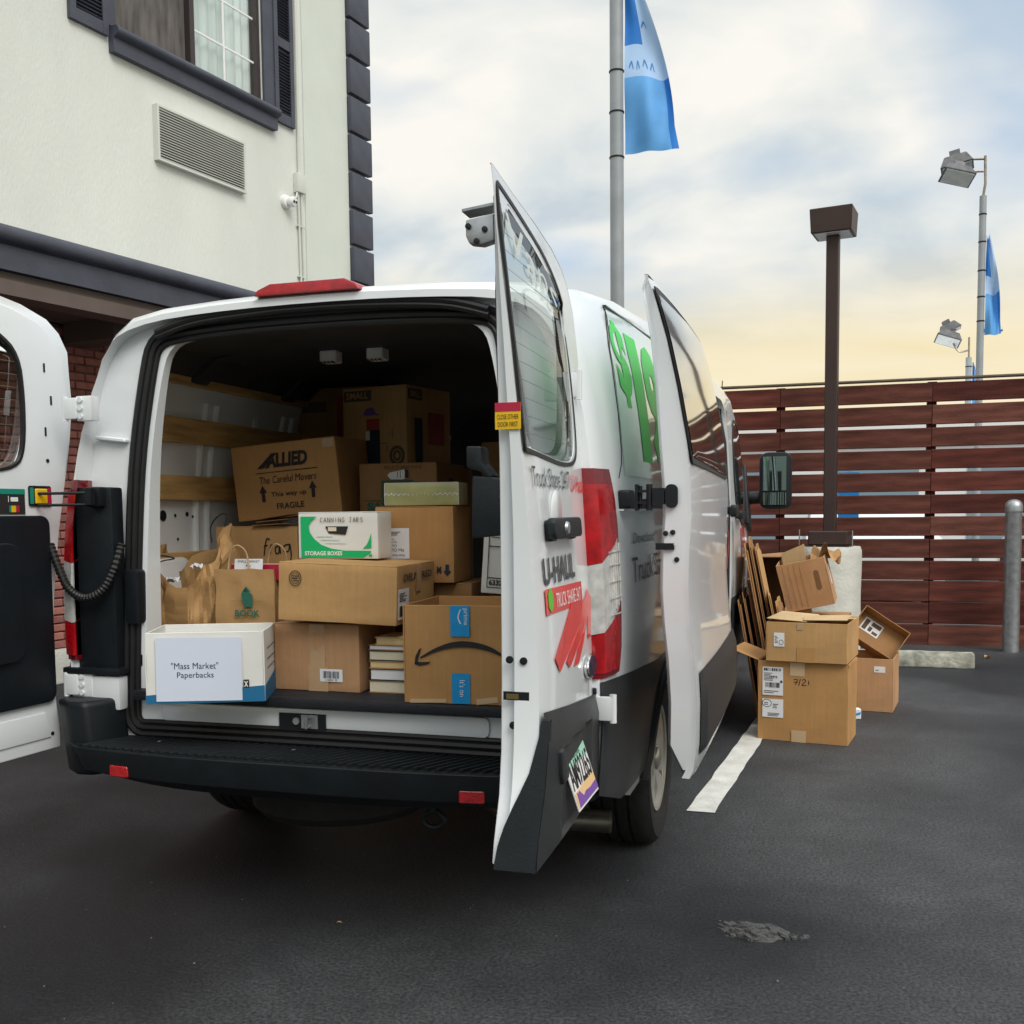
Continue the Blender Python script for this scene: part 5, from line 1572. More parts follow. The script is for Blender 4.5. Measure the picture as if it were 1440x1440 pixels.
def arrow(r, fn, x, z, w, h, m=None, down=False):
    return plate([[(x + a * w, z + ((1 - b) if down else b) * h) for a, b in ARROW]], fn, m or M_ink, r, 'arrow', .0004)

FLZ = .742
# -- front row on the cargo floor
r, w, d, h = carton('open white and blue file box with a bluish paper sign reading Mass Market Paperbacks', (-.300, -.130, FLZ + .001, 22, 0, 0, .375, .26, .228), M_boxwht, 'open', name='file_box')
F, R_ = Fr('F', w, d, h), Fr('R', w, d, h)
plate([[(0, 0), (w, 0), (w, .052), (0, .028)]], F, M_boxblue, r, 'blue_band'); plate([[(0, 0), (d, 0), (d, .075), (0, .052)]], R_, M_boxblue, r, 'blue_band')
pl, f = lab(r, F, .034, .008, .270, .205, M_bpaper, 'paper_sign', .003, -.5)
tx(pl, '"Mass Market"', f, .048, .104, .148, .021, M_inkb); tx(pl, 'Paperbacks', f, .066, .070, .115, .024, M_inkb)
lg = plate([rect(.308, .045, .326, .072)], F, M_ink, r, 'logo', .0012); tx(lg, 'X', lambda a, b, o=0: F(a, b, o + .0014), .310, .049, .013, .018, M_dec_wht, bold=.05)
for zz in (.10, .13, .165): plate([rect(.05, zz, .22, zz + .002)], R_, M_ink, r, 'print_line')
plate([rect(.19, -.003, .30, -.001)], lambda a, b, o=0: Vector((-w / 2 + a, d - .007 - o, h - .03 + b * 6)), M_conc, r, 'print_line')

r, w, d, h = carton('plain brown carton with a white barcode sticker standing on the cargo floor', (-.049, .15, FLZ + .001, -1, 0, 0, .322, .30, .228), M_kraft3)
F, R_ = Fr('F', w, d, h), Fr('R', w, d, h)
lab(r, F, .138, 0, .056, h, M_tape, 'tape', -.0018); lab(r, F, .130, 0, .075, .085, M_tape, 'tape', -.0014)
pl, f = lab(r, F, .175, .034, .085, .043); bars(f, .012, .012, .062, .024, 17, M_inkb, pl); tx(pl, '2 06841 35', f, .02, .003, .045, .007)

# stack of books
zz = FLZ + .001
for i, (hh, wd, dx, mm, lb_) in enumerate(((.042, .215, 0, M_cream, 'thick cream edged hardback at the bottom of the book stack'), (.039, .205, .006, M_paper, 'white edged book second from the bottom of the book stack'),
        (.026, .205, .004, M_ivory, 'yellowed paperback in the middle of the book stack'), (.034, .205, .003, M_cream, 'cream edged book above the yellowed paperback in the stack'),
        (.018, .205, .002, M_paper, 'thin white edged paperback second from the top of the book stack'), (.026, .17, .028, M_ivory, 'small yellowed paperback on top of the book stack'))):
    b_ = thing('book', lb_, 'book', (.137 + wd / 2 + dx, .16, zz), (0, 0, rad(random.uniform(-1.5, 1.5))), 'books stacked between two cartons')
    q = MB(); q.box((0, .075, hh / 2), (wd - .006, .142, hh - .005)); q.bevel(.001, 1); q.build('pages', mm, b_)
    q = MB()
    for z0 in (0, hh - .002): q.span((-wd / 2, 0, z0), (wd / 2, .15, z0 + .002))
    q.span((-wd / 2, .1475, .0021), (wd / 2, .15, hh - .0021)); q.build('cover', [M_kraftd, M_inkb, M_kraft, M_inkb, M_kraftd, M_ivory][i], b_, smooth=0)
    zz += hh + .0008

r, w, d, h = carton('open carton printed with a curved black smile arrow and sealed with blue tape', (.521, .035, FLZ + .001, 3, 0, 0, .392, .36, .312), M_kraft2, 'open')
F = Fr('F', w, d, h)
sm = [(.056, .145), (.11, .172), (.165, .188), (.22, .190), (.28, .178), (.33, .155)]
L_ = [(x, z + .5 * t) for (x, z), t in zip(sm, (.006, .013, .018, .019, .016, .008))]; B_ = [(x, z - .5 * t) for (x, z), t in zip(sm, (.006, .013, .018, .019, .016, .008))]
L2 = [(p.x, p.y) for p in curve_pts([(*a, 0) for a in L_], 5)]; B2 = [(p.x, p.y) for p in curve_pts([(*a, 0) for a in B_], 5)]
plate([[L2[i], L2[i + 1], B2[i + 1], B2[i]] for i in range(len(L2) - 1)] + [[(.052, .172), (.040, .150), (.036, .124), (.046, .124), (.050, .146), (.060, .176)], [(.036, .124), (.052, .119), (.082, .125), (.090, .133), (.060, .131), (.046, .132)]], lambda a, b, o=0: F(a, b, o), M_ink, r, 'smile_arrow', .0005)
pl, f = lab(r, F, .157, .215, .062, .096, M_prblue, 'tape', .0); tt = text('prime', lambda a, b: f(.04 + b * .9, .088 - a, .0004), .052, .02, M_dec_wht, pl)
plate(stroke([(p.x, p.y) for p in curve_pts([(.034, .085, 0), (.026, .06, 0), (.034, .04, 0)], 5)], .002), f, M_dec_wht, pl, 'smile_mark')
pl, f = lab(r, F, .159, .002, .060, .096, M_prblue, 'tape', .0); text("It's on", lambda a, b: f(.026 + b * .9, .075 - a, .0004), .052, .02, M_dec_wht, pl)
lab(r, F, .02, .0, .12, .012, M_tapep, 'tape', 0, 2); lab(r, F, .24, .0, .07, .018, M_tapep, 'tape', 0, 8)

# -- second layer
r, w, d, h = carton('long brown carton laid askew with a round stamp and a shipping label on its end', (.061, .085, .9855, 3.5, 2.2, 0, .418, .40, .192), M_kraft)
F, R_ = Fr('F', w, d, h), Fr('R', w, d, h)
rs = [(.062 + .021 * math.cos(t), .142 + .025 * math.sin(t)) for t in [2 * PI * k / 25 for k in range(26)]]
plate(stroke(rs, .0013) + stroke([(.062 + (a - .062) * .72, .142 + (b - .142) * .72) for a, b in rs], .0009) + [rect(.052, .148, .074, .151), rect(.050, .140, .070, .144), rect(.055, .132, .074, .135)], F, M_ink, r, 'round_stamp', .0004)
tx(r, 'DELIVERED', R_, .06, .142, .30, .024, M_inkbr, bold=.03); lab(r, R_, .19, .10, .05, .09, M_tape, 'tape', .0005)
pl, f = lab(r, R_, .008, .018, .105, .10); bars(f, .01, .06, .08, .03, 6, M_ink, pl, False, 3, 'print'); bars(f, .012, .01, .07, .035, 13, M_ink, pl, True, 5)

r, w, d, h = carton('white and green storage box with a dark hand hole on the second layer', (-.048, .33, 1.186, 1.5, 0, 0, .306, .13, .163), M_boxwht)
F = Fr('F', w, d, h)
gp = [(.012, .004), (.012, .15), (.075, .15), (.055, .138), (.043, .118), (.046, .095), (.062, .072), (.09, .05), (.13, .036), (.18, .029), (.28, .028), (.28, .022), (.26, .010), (.25, .004)]
plate([gp, [(.25, .036), (.282, .038), (.282, .09), (.275, .07), (.265, .05)]], F, M_boxgrn, r, 'green_panel')
plate([rect(.272, .008, .284, .016)], F, M_boxgrn, r, 'green_panel')
tx(r, 'STORAGE BOXES', lambda a, b, o=0: F(a, b, o + .0012), .026, .012, .145, .015, M_dec_wht, bold=.03)
plate([[(.107, .085), (.195, .085), (.185, .055), (.120, .060)]], lambda a, b, o=0: F(a, b + .03, o), M_ink, r, 'hand_hole', .0005); plate([rect(.118, .098, .15, .112)], lambda a, b, o=0: F(a, b, o + .0006), M_cream, r, 'paper_inside')
for i_, wd in enumerate((.06, .07, .08)): plate([rect(.075 + i_ * .016, .078 - i_ * .012, .075 + i_ * .016 + wd, .0795 - i_ * .012)], F, M_mint, r, 'print_line')
CH = {'C': [[(.9, .8), (.4, 1), (0, .5), (.4, 0), (.9, .15)]], 'A': [[(0, 0), (.5, 1), (1, 0)], [(.2, .4), (.8, .4)]], 'N': [[(0, 0), (.02, .5), (0, 1)], [(0, 1), (.5, .5), (1, 0)], [(1, 0), (1, .5), (1, 1)]], 'I': [[(.5, 0), (.5, 1)]], 'G': [[(.9, .85), (.4, 1), (0, .5), (.4, 0), (.9, .2), (.9, .45), (.5, .45)]],
      'J': [[(.1, 1), (.9, 1)], [(.6, 1), (.6, .3), (.4, 0), (.1, .2)]], 'R': [[(0, 0), (0, 1), (.7, .9), (.7, .55), (.1, .5), (.9, 0)]], 'S': [[(.9, .85), (.5, 1), (.1, .75), (.5, .5), (.9, .25), (.5, 0), (.1, .15)]]}
def caps(r, s, fn, x0, z0, cw, ch, gp_, rr, m):
    st = []
    for i, c in enumerate(s):
        for q in CH.get(c, []): st.append([((a * cw + i * (cw + gp_)), b * ch) for a, b in q])
    ps = []
    for q in st:
        ps += stroke([(p.x, p.y) for p in curve_pts([(a, b, 0) for a, b in q], 4)], rr)
    plate([[(x0 + a, z0 + b) for a, b in p] for p in ps], fn, m, r, 'handwriting', .0004)
caps(r, 'CANNING JARS', F, .088, .130, .009, .016, .005, .0008, M_inkbr)

r, w, d, h = carton('brown carton with an upside down white label and a navy down arrow', (.168, .515, 1.090, 3.4, 0, 0, .300, .23, .276), M_kraft2)
F, R_ = Fr('F', w, d, h), Fr('R', w, d, h)
pl, f = lab(r, F, .004, .088, .128, .112)
for s_, x0, z0, ww, hh in (('Case Item # 03148', .02, .008, .09, .009), ('Mini Chocolate', .022, .026, .085, .012), ('Chip', .05, .044, .03, .011), ('Net Wt 18.2 lb', .03, .058, .05, .006), ('Keep Dry', .04, .068, .03, .006)):
    text(s_, lambda a, b, x0=x0, z0=z0, ww=ww, hh=hh: f(x0 + ww - a, z0 + hh - b, .0004), ww, hh, M_ink, pl)
bars(f, .01, .086, .024, .016, 8, M_ink, pl); bars(f, .05, .086, .07, .016, 3, M_inkbr, pl, False, 4, 'print')
arrow(r, F, .275, .025, .030, .042, M_inkb, True); tx(r, 'M', F, .236, .036, .016, .024, M_inkb, bold=.05)

# bag with handles and the crumpled bag on the left
bg = thing('paper_bag', 'brown paper handle bag printed with a green book and the word BOOK', 'bag', (-.447, .36, .80), (0, 0, rad(3)))
mb = MB()
def bagf(u, v):
    a = u * 4; k = int(a) % 4; t = a - int(a)
    P_ = [(-.121, 0), (.121, 0), (.121, .16), (-.121, .16)]
    x = P_[k][0] + (P_[(k + 1) % 4][0] - P_[k][0]) * t; y = P_[k][1] + (P_[(k + 1) % 4][1] - P_[k][1]) * t
    z_ = v * .345
    s_ = noise.noise((x * 12, y * 12, z_ * 9)) * .008
    inw = .03 * math.sin(PI * t) * v if k in (1, 3) else 0
    return (x + s_ * .6 - (inw if k == 1 else -inw), y + s_, z_ + .006 * noise.noise((x * 20, y * 20, 3)) * v)
mb.grid(bagf, 64, 22); bb = mb.build('bag_body', M_bag, bg, smooth=30)
bf = lambda a, b, o=0: Vector((-.121 + a, -.0095 - o, b))
plate([[(.112, .255), (.128, .277), (.145, .26), (.158, .25), (.156, .205), (.122, .207)], [(.118, .261), (.132, .283), (.15, .263)]], bf, M_inkgrn, bg, 'green_mark', .0006)
plate([rect(.07, .227, .198, .2285)], bf, M_inkgrn, bg, 'green_rule', .0005); tx(bg, 'BOOK', bf, .085, .170, .10, .025, M_inkgrn, bold=.03)
for yy, x0 in ((.012, -.03), (.148, .06)):
    q = MB(); q.tube(curve_pts([(x0 - .045, yy, .30), (x0 - .035, yy, .38), (x0 - .012, yy - .01, .425), (x0 + .015, yy - .01, .43), (x0 + .038, yy, .395), (x0 + .046, yy, .30)], 6), .0032, 6); q.build('handle', M_kraft4, bg)
nt2 = thing('paper_note', 'small white note with writing tucked in the top of the handle bag', 'note', (-.445, .385, 1.118), (rad(-8), 0, rad(3)))
q = MB(); q.box((0, 0, .032), (.115, .001, .064)); q.build('sheet', M_paper, nt2, smooth=0); text('SMALL MARKET', lambda a, b: Vector((-.045 + a, -.0012, .05 + b)), .09, .009, M_ink, nt2); text('MJ', lambda a, b: Vector((-.01 + a, -.0012, .032 + b)), .018, .010, M_ink, nt2)
bk = thing('book', 'crimson book lying inside the handle bag behind the note', 'book', (-.43, .43, 1.10), (0, 0, rad(2)))
q = MB(); q.box((0, 0, .03), (.21, .03, .06)); q.bevel(.002, 1); q.build('cover', M_maroon, bk); q = MB(); q.box((0, 0, .0605), (.2, .024, .002)); q.build('pages', M_cream, bk, smooth=0)
tx(bk, 'R', lambda a, b, o=0: Vector((-.1 + a, -.0155 - o, .012 + b)), .01, 0, .022, .03, M_dec_wht)
cb = thing('paper_bag', 'crumpled open brown paper bag with thin black string handles at the left wall', 'bag', (-.742, .36, .80))
mb = MB()
def cbf(u, v):
    a = u * 2 * PI
    cx, sy = math.cos(a), math.sin(a)
    sq = lambda c: math.copysign(abs(c) ** .55, c)
    rim = .40 + .05 * math.sin(a * 2 + .6) + .03 * math.sin(a * 5) - .07 * max(0, -sy) + .04 * max(0, cx)
    zz = v * rim
    fold = .040 * noise.noise((cx * 2.4, sy * 2.4, zz * 7)) * (.35 + v) + .038 * abs(noise.noise((cx * 4.5, sy * 4.5, zz * 11 + 3))) - .012
    belly = 1 + .10 * math.sin(PI * v) - .04 * v
    return (sq(cx) * (.158 * belly + fold), .10 + sq(sy) * (.10 * belly + fold), zz)
mb.grid(cbf, 48, 24); mb.build('bag_body', M_bag, cb, smooth=8)
mb = MB(); mb.grid(lambda u, v: Vector(cbf(u, .97 - .55 * v)) * 1 + Vector(((.0 - math.cos(u * 2 * PI)) * .006, (-math.sin(u * 2 * PI)) * .006, 0)), 72, 8); mb.build('bag_lining', M_bag, cb, smooth=14)
for pts in ([(-.12, -.02, .34), (-.10, -.03, .38), (-.04, -.03, .395), (.02, -.03, .385), (-.03, -.035, .375), (-.09, -.03, .35), (-.10, -.02, .30)], [(.06, .16, .44), (.05, .17, .50), (.09, .17, .545), (.13, .16, .54), (.125, .14, .47), (.15, .13, .42)]):
    q = MB(); q.tube(curve_pts(pts, 6), .0028, 6); q.build('string_handle', M_ink, cb)
q = MB()
for cx_, cy_, cz_ in ((-.05, .05, .33), (.05, .08, .38)):
    q = MB(); q.grid(lambda u, v: (cx_ + (u - .5) * .05 + .01 * noise.noise((u * 3, v * 3, cx_)), cy_ + (v - .5) * .05, cz_ - .03 + .02 * noise.noise((u * 4, v * 4, cx_ * 9))), 10, 8)
    q.build('tissue', M_paper, cb, smooth=20)

# -- upper layers
r, w, d, h = carton('brown carton marked Frag in black pen under the leaning movers box', (-.593, .70, .743, 2.7, 0, 0, .362, .36, .552), M_kraft)
F, R_ = Fr('F', w, d, h), Fr('R', w, d, h)
hand(r, [[(.20, .95), (.10, 1), (.04, .6), (.0, .1)], [(0, .6), (.12, .66)], [(.20, .2), (.22, .62), (.30, .68)], [(.48, .62), (.38, .55), (.38, .25), (.48, .25), (.50, .6), (.54, .2)], [(.82, .70), (.66, .62), (.66, .32), (.80, .36), (.84, .72), (.88, .1), (.80, -.35), (.58, -.45)]], F, .215, .43, .135, .075, .0026)
for i, (a, dx) in enumerate(((8, 0), (14, .01), (22, .02))):
    q = MB(); q.box((.09, .0, 0), (.16 - i * .02, .10, .003)); q.bm.transform(Matrix.Translation((-.02 + dx, .03, h + .006 + i * .012)) @ Matrix.Rotation(rad(-a * .35), 4, 'Y')); q.build('loose_flap', M_kraftd, r, smooth=0)

r, w, d, h = carton('tan movers box printed ALLIED tilted on top of the load', (-.494, .80, 1.335, 4.2, -4.8, 1, .461, .36, .303), M_kraft2)
F = Fr('F', w, d, h)
tx(r, 'ALLIED', F, .150, .207, .185, .058, bold=.05, shear=.18)
plate([[(.110, .207), (.140, .207), (.205, .265), (.180, .265)], [(.145, .207), (.158, .207), (.176, .226), (.166, .232)]], F, M_ink, r, 'slant_mark', .0004)
plate([rect(.100, .187, .375, .190)], F, M_ink, r, 'rule', .0004)
tx(r, 'The Careful Movers', F, .115, .143, .25, .030, shear=.15); tx(r, 'This way up', F, .160, .082, .155, .025, bold=.01); tx(r, 'FRAGILE', F, .18, .036, .12, .024, bold=.01)
arrow(r, F, .125, .070, .034, .068); arrow(r, F, .345, .070, .034, .068)
lab(r, F, .405, .265, .05, .036, M_tape, 'tape', -.001)

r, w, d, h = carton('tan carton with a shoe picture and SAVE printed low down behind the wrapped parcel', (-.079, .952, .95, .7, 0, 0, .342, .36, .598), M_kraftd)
F, R_ = Fr('F', w, d, h), Fr('R', w, d, h)
tx(r, 'PACK IT AND MOVE', F, .115, .576, .165, .014, M_inkbr)
sh_ = plate([[(.127, .550), (.137, .562), (.202, .574), (.212, .540), (.195, .533), (.142, .534)]], F, M_dec_wht, r, 'shoe_print'); plate([[(.204, .538), (.220, .542), (.220, .570), (.207, .575)], rect(.172, .541, .174, .566), rect(.184, .539, .186, .569)], lambda a, b, o=0: F(a, b, o + .0012), M_ink, sh_, 'shoe_shade')
plate(stroke([(.16, .455), (.105, .455), (.102, .46), (.102, .522), (.105, .527), (.24, .527)], .003), F, M_inkgrn, r, 'outline_mark', .0004); tx(r, 'U', F, .112, .468, .03, .045, M_inkgrn, bold=.06)
tx(r, 'SAVE', F, .034, .408, .13, .032, M_inkgrn, bold=.05); plate([rect(.02, .446, .16, .449)], F, M_inkgrn, r, 'rule', .0004)
tx(r, 'B', R_, .14, .49, .07, .05, M_inkbr, bold=.03)

wp = thing('wrapped_parcel', 'flat olive gold parcel shrink wrapped in clear film on the labelled carton', 'parcel', (.187, .545, 1.372), (0, 0, rad(3)))
mb = MB(); mb.box((0, .06, .042), (.285, .12, .083)); mb.bevel(.004, 2); mb.build('parcel_body', M_olive, wp)
mb = MB()
for i in range(56):
    x = -.140 + i * .0051
    a_ = abs(i - 28) / 28
    if a_ > .35 or i % 3 == 0: mb.box((x, -.0012, .042 + .003 * math.sin(i * 1.7)), (.003, .002, .002 + .006 * a_ * random.random()))
mb.build('film_seam', M_dec_wht, wp, smooth=0)
mb = MB()
for sx_ in (-.142, .142):
    mb.tube([(sx_, -.001, .002), (sx_ * 1.004, -.002, .042), (sx_, -.001, .082)], .0012, 5)
mb.tube([(-.142, 0, .083), (.142, 0, .083)], .0012, 5); mb.build('film_edge', M_dec_wht, wp)

r, w, d, h = carton('moving carton printed SMALL with a crate picture on top of the rear load', (-.290, 1.20, 1.5505, -11.5, 0, 0, .340, .36, .345), M_kraft)
F, R_ = Fr('F', w, d, h), Fr('R', w, d, h)
pl, f = lab(r, F, .010, .288, .148, .046, M_inkbr, 'print_panel'); tx(pl, 'SMALL', f, .014, .010, .118, .03, M_kraft, bold=.02)
pl, f = lab(r, R_, .01, .288, .11, .046, M_inkbr, 'print_panel'); tx(pl, 'SMALL', f, .014, .010, .085, .03, M_kraft, bold=.02)
plate([[(.112, .0), (.20, .0), (.20, .16), (.148, .16), (.148, .115), (.112, .115)]], F, M_inkb, r, 'navy_print'); plate([rect(.130, .160, .198, .208)], F, M_redbox, r, 'red_print'); plate([rect(.125, .1165, .1465, .155)], F, M_cream, r, 'cream_print')
plate([[(.112, .226), (.13, .254), (.165, .259), (.178, .232), (.21, .222), (.178, .226), (.14, .222)]], F, M_purple, r, 'violet_print')
ci = [(.29 + .033 * math.cos(t), .045 + .036 * math.sin(t)) for t in [2 * PI * k / 24 for k in range(25)]]
plate(stroke(ci, .007), F, M_inkbr, r, 'wheel_print', .0005); plate(stroke([(.29 + (a - .29) * .5, .045 + (b - .045) * .5) for a, b in ci], .005), F, M_inkbr, r, 'wheel_print', .0005)
plate([rect(.09, .098, .24, .101), rect(.265, .12, .268, .16), rect(.235, .06, .238, .09)], F, M_inkbr, r, 'rule', .0004)
plate([rect(.06, .0, .12, .21)], R_, M_inkb, r, 'navy_print'); plate([rect(.17, .10, .30, .24)], R_, M_redbox, r, 'red_print')

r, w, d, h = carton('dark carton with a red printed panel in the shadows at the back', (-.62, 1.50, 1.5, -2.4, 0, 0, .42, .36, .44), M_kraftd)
F = Fr('F', w, d, h)
plate([rect(.215, .10, .415, .40)], F, M_redbox, r, 'red_print'); plate([rect(.03, .33, .16, .38)], F, M_inkbr, r, 'print_panel')
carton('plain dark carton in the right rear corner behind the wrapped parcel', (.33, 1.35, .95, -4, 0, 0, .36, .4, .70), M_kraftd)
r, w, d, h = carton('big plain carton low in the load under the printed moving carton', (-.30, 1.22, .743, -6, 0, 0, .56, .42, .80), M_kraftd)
carton('plain carton under the labelled carton with the arrow', (.20, .56, .743, 2, 0, 0, .34, .32, .34), M_kraftd)
# white board box at the right
r, w, d, h = carton('white carton with a black ruled form and the number 63325 by the right door', (.585, .42, 1.056, 4, 4, 0, .26, .22, .235), M_boxwht)
F = Fr('F', w, d, h)
plate([p for a_ in ([(.022, .22), (.022, .022), (.22, .022), (.22, .22), (.022, .22)], [(.022, .165), (.22, .165)], [(.022, .055), (.22, .055)], [(.085, .22), (.085, .165)], [(.095, .055), (.095, .022)]) for p in stroke(a_, .0018)], F, M_ink, r, 'ruled_form', .0004)
tx(r, '63325', F, .028, .029, .060, .020, bold=.04); bars(F, .03, .195, .03, .012, 2, M_ink, r, False, 2, 'print'); bars(F, .095, .195, .03, .012, 2, M_ink, r, False, 6, 'print')
carton('small brown carton under the white form carton beside the right door', (.60, .44, .743, 0, 0, 0, .25, .24, .312), M_kraftd)

# ------------------------------------------------------------------ cartons on the asphalt
r, w, d, h = carton('large tan carton with two shipping labels standing on the painted line', (1.502, 3.087, .001, -9.2, 0, 0, .508, .34, .466), M_kraft2, 'open', flaps=(('L', 20, .17), ('R', -84, .02)), wob=.005)
F, R_ = Fr('F', w, d, h), Fr('R', w, d, h)
lab(r, F, .195, 0, .082, .068, M_tapep, 'tape', .0015); lab(r, F, .185, .385, .082, .078, M_tapep, 'tape', .0015)
pl, f = lab(r, F, .028, .265, .118, .165, None, 'shipping_label', .002)
bars(f, .008, .142, .10, .016, 9, M_ink, pl, True, 2); bars(f, .008, .085, .07, .05, 6, M_inkbr, pl, False, 3, 'print'); bars(f, .04, .10, .045, .014, 7, M_ink, pl, True, 8); bars(f, .016, .045, .085, .03, 20, M_ink, pl, True, 4); bars(f, .008, .012, .09, .02, 2, M_inkbr, pl, False, 9, 'print'); plate([rect(.102, .075, .114, .088)], f, M_ink, pl, 'print')
pl, f = lab(r, F, .028, .135, .120, .108, None, 'shipping_label', .002)
el = [(.026 + .026 * math.cos(t), .082 + .022 * math.sin(t)) for t in [2 * PI * k / 20 for k in range(21)]]
plate(stroke(el, .0015), f, M_ink, pl, 'pen_ring', .0003); bars(f, .01, .072, .03, .02, 2, M_inkbr, pl, False, 3, 'print'); bars(f, .03, .008, .07, .022, 3, M_ink, pl, False, 5, 'print'); bars(f, .06, .055, .05, .03, 3, M_inkbr, pl, False, 7, 'print')
hand(r, [[(0, .8), (.25, .85), (.12, .1)], [(.0, .45), (.28, .5)], [(.35, .0), (.45, 1)], [(.55, .75), (.7, .95), (.8, .7), (.55, .1), (.85, .1)], [(1, .2), (1, .8)]], F, .205, .330, .085, .040, .0024, M_ink)

r, w, d, h = carton('flatter tan carton with loosely folded lid flaps on top of the large carton', (1.521, 3.050, .472, -9.2, 0, 0, .452, .46, .226), M_kraft, 'open', wob=.004)
F, R_ = Fr('F', w, d, h), Fr('R', w, d, h)
for nm, poly, z0, tx_, ty_ in (('lid_flap', [(-.224, .004), (.0, .004), (.03, .22), (.0, .44), (-.224, .45)], .004, 0, 3.5), ('lid_flap', [(-.02, .01), (.222, .004), (.222, .20), (-.04, .19)], .012, 3, -2.), ('lid_flap', [(.0, .24), (.222, .25), (.222, .45), (-.02, .45)], .016, -4, -1.5)):
    q = MB(); q.prism(poly, lambda a, b: (a, b, 0), lambda a, b: (a, b, .004)); q.bevel(.001, 1); q.bm.transform(Matrix.Translation((0, 0, h + z0)) @ Matrix.Rotation(rad(ty_), 4, 'Y') @ Matrix.Rotation(rad(tx_), 4, 'X')); q.build(nm, M_kraft4, r)
lab(r, F, .175, .0, .10, .085, M_kraft2, 'tape', 0); lab(r, F, .175, .185, .035, .04, M_tape, 'tape', .001)
pl, f = lab(r, F, .045, .085, .060, .080, None, 'label', .002); bars(f, .006, .02, .022, .045, 5, M_inkbr, pl, False, 3, 'print'); plate(stroke([(.042 + .012 * math.cos(t), .025 + .014 * math.sin(t)) for t in [2 * PI * k / 16 for k in range(17)]], .0012), f, M_inkbr, pl, 'print')

r, w, d, h = carton('rosy brown open carton with a small white label right of the large carton', (1.895, 4.145, .001, -8.7, 0, 0, .335, .42, .352), M_kraft3, 'open', wob=.004)
F = Fr('F', w, d, h)
pl, f = lab(r, F, .215, .262, .07, .04); bars(f, .008, .012, .03, .008, 2, M_ink, pl, False, 3, 'print')
q = MB(); q.prism([(-.08, .06), (.1, .05), (.12, .2), (-.06, .24)], lambda a, b: (a, b, .30), lambda a, b: (a, b, .304)); q.build('fallen_flap', M_kraft4, r, smooth=0)
r, w, d, h = carton('tipped open carton with a black and white label inside its back wall', (1.905, 4.50, .360, -8, 33, 60, .345, .24, .11), M_kraftd, 'open', wob=.003)
fi = lambda a, b, o=0: Vector((-.15 + a, b + .04, .0085 + o))
pl = plate([rect(.02, .07, .16, .17)], fi, M_paper, r, 'label'); plate([rect(.03, .08, .06, .16), rect(.075, .085, .10, .12), rect(.11, .08, .15, .10), rect(.08, .13, .15, .16)], lambda a, b, o=0: fi(a, b, o + .0015), M_inkbr, pl, 'print')

# file box with oval hand hole tipped against the concrete foot
r, w, d, h = carton('tan ribbed file box with an oval hand hole tipped to the left', (1.535, 4.40, .655, -6.8, -12.5, 9, .330, .20, .34), M_kraft3, 'open')
F, R_ = Fr('F', w, d, h), Fr('R', w, d, h)
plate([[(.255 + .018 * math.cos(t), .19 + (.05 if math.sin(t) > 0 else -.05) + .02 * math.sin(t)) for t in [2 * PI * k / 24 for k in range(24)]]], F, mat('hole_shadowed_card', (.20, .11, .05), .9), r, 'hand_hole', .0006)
for k in range(4): plate([rect(.04 + k * .038, .02, .0425 + k * .038, .325 - k * .0)], F, M_kraftd, r, 'crease', .0005)
plate([[(.08 + .02 * math.cos(t), .2 + (.055 if math.sin(t) > 0 else -.055) + .02 * math.sin(t)) for t in [2 * PI * k / 24 for k in range(24)]]], R_, M_paper, r, 'hand_hole', .0006)
# what it rests on
r2, w, d, h = carton('tall brown carton standing behind the stacked cartons under the file box', (1.56, 4.30, .001, -7, 0, 0, .40, .44, .60), M_kraftd)
cp = thing('crumpled_paper', 'wad of crumpled brown packing paper on top of the tipped file box', 'paper', (1.63, 4.46, 1.0))
mb = MB(); mb.grid(lambda u, v: ((u - .5) * .20 + .02 * noise.noise((u * 4, v * 4, 1)), (v - .5) * .14 + .02 * noise.noise((u * 4, v * 4, 5)), .05 + .09 * noise.noise((u * 3.2, v * 3.2, 9)) - .08 * abs(u - .5)), 26, 20); mb.build('paper_wad', M_bag, cp, smooth=12)

# tall opened carton, dark inside
tc_ = thing('opened_carton', 'tall opened carton showing a dark inside and one bright bent flap', 'box', (1.47, 4.52, .001), (0, 0, rad(-8)))
def card(pts, nm, mm, th=.005):
    q = MB(); n_ = (Vector(pts[1]) - Vector(pts[0])).cross(Vector(pts[2]) - Vector(pts[0])).normalized() * th
    k = len(pts); q.faces([Vector(p) for p in pts] + [Vector(p) + n_ for p in pts], [tuple(range(k - 1, -1, -1)), tuple(range(k, 2 * k))] + [(i, (i + 1) % k, (i + 1) % k + k, i + k) for i in range(k)])
    return q.build(nm, mm, tc_, smooth=0)
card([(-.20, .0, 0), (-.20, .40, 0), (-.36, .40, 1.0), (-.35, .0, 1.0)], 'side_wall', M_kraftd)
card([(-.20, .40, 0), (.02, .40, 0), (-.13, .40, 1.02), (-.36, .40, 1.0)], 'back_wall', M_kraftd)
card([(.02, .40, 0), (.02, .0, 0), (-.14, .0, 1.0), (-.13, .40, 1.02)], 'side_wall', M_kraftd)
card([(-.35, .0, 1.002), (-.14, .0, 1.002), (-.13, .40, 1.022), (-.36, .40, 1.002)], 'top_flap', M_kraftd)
card([(.03, -.005, 0), (.15, -.03, .05), (.02, -.04, 1.10), (-.14, -.005, 1.03)], 'flap', M_kraft4)
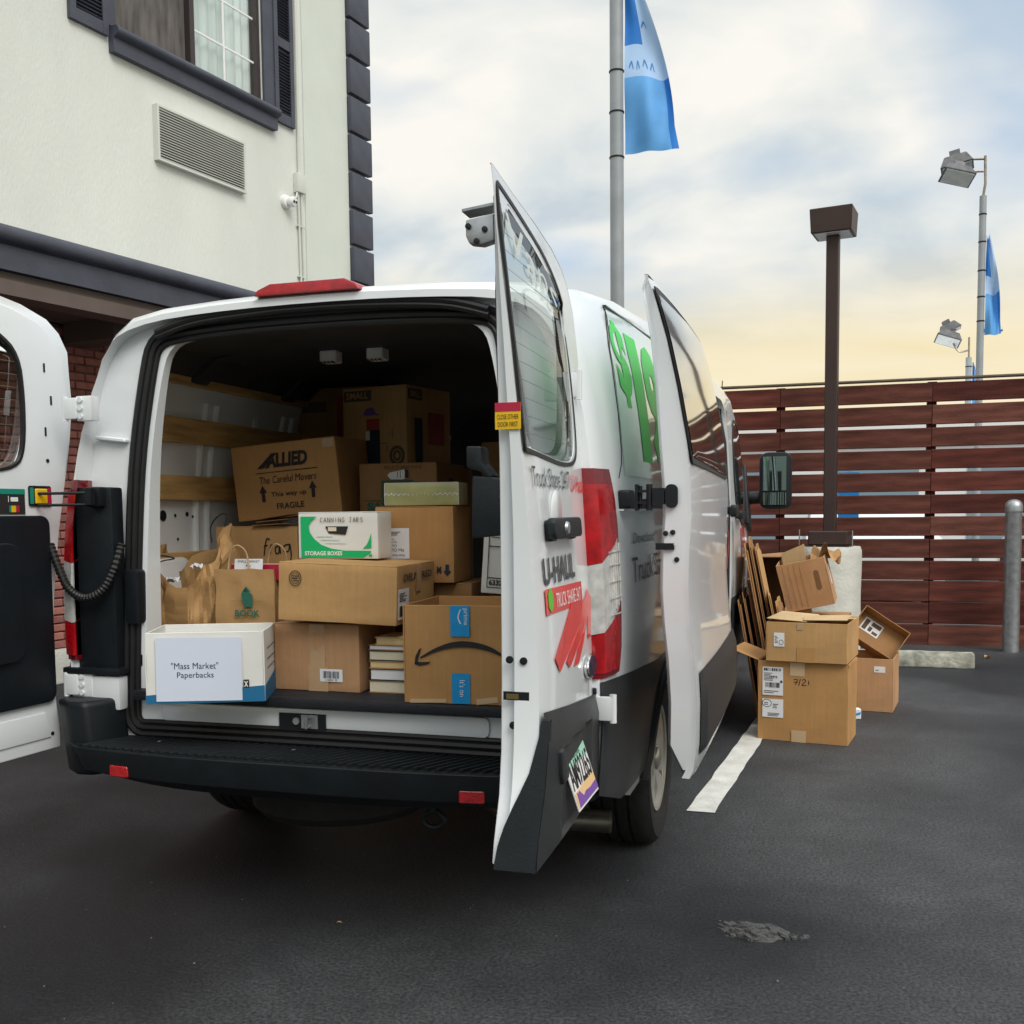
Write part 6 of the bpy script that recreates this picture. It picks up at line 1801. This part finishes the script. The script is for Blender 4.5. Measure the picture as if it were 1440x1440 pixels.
# flattened cartons leaning on the side of the van
rn = random.Random(11)
LB = ['flattened carton nearest the van in the leaning row', 'dark flattened carton second from the van in the leaning row', 'third flattened carton of the leaning row counting from the van', 'flattened carton in the middle of the leaning row beside the van',
      'tan flattened carton just right of the middle of the leaning row', 'tall flattened carton fifth from the right of the leaning row', 'bright edged flattened carton in the right half of the leaning row', 'short flattened carton near the right end of the leaning row',
      'shorter ragged flattened carton second from the right end of the row', 'rightmost short flattened carton of the leaning row']
HT = [.80, .84, .88, 1.16, 1.19, 1.14, .84, .78, .70, .64]
for i in range(10):
    s_ = thing('flattened_carton', LB[i], 'cardboard sheet', (1.235 + i * .036, 3.52 + .05 * (i % 3) + i * .015, .001), (0, rad(-9.5 - i * .35), rad(rn.uniform(-.5, 3.5))), 'flattened cartons leaning against the van')
    wd = rn.uniform(.50, .62); hh = HT[i]
    for k, dx in enumerate((0, .008)):
        q = MB()
        h2 = hh - k * rn.uniform(.01, .05)
        poly = [(k * .01, 0), (wd, 0), (wd, h2 - rn.uniform(.0, .04)), (wd * .55, h2), (wd * .5, h2 - .012), (k * .01 + .005, h2 - rn.uniform(0, .02))]
        q.prism(poly, lambda a, b: (dx + .004 * math.sin(b * 5 + i), a, b), lambda a, b: (dx + .0045 + .004 * math.sin(b * 5 + i), a, b)); q.build('cardboard_panel', [M_kraftd, M_kraftd, M_kraft, M_kraft2][(i + k) % 4 if i > 2 else 0], s_, smooth=0)
# scraps
sc = thing('drink_carton', 'tiny white and blue scrap of packaging on the asphalt by the rosy carton', 'litter', (1.815, 3.86, .0))
q = MB(); q.box((0, 0, .035), (.07, .05, .07)); q.bevel(.006, 1); q.bm.transform(Matrix.Rotation(rad(15), 4, 'Z')); q.build('scrap_body', M_paper, sc); q = MB(); q.prism([(-.02, .02), (.03, .035), (.03, .05), (-.02, .035)], lambda a, b: Matrix.Rotation(rad(15), 4, 'Z') @ Vector((a, -.0265, b)), lambda a, b: Matrix.Rotation(rad(15), 4, 'Z') @ Vector((a, -.0275, b))); q.build('print', M_prblue, sc, smooth=0)
def leaf(x, y, s, rz, label):
    q = MB()
    q.grid(lambda u, v: ((u - .5) * s, (v - .5) * s * .55 * math.sin(PI * min(1, u * .95 + .03)), .004 + s * .18 * (2 * v - 1) ** 2 + s * .12 * math.sin(u * 4)), 8, 4)
    tag(q.build('dry_leaf', M_leaf, None, 40, (x, y, 0), (0, 0, rz)), label, 'leaf')
leaf(.09, -.0, .018, .4, 'tiny tan dry leaf on the dark asphalt behind the van')
leaf(3.03, 6.9, .09, .9, 'curled brown leaf on the asphalt left of the steel bollard')
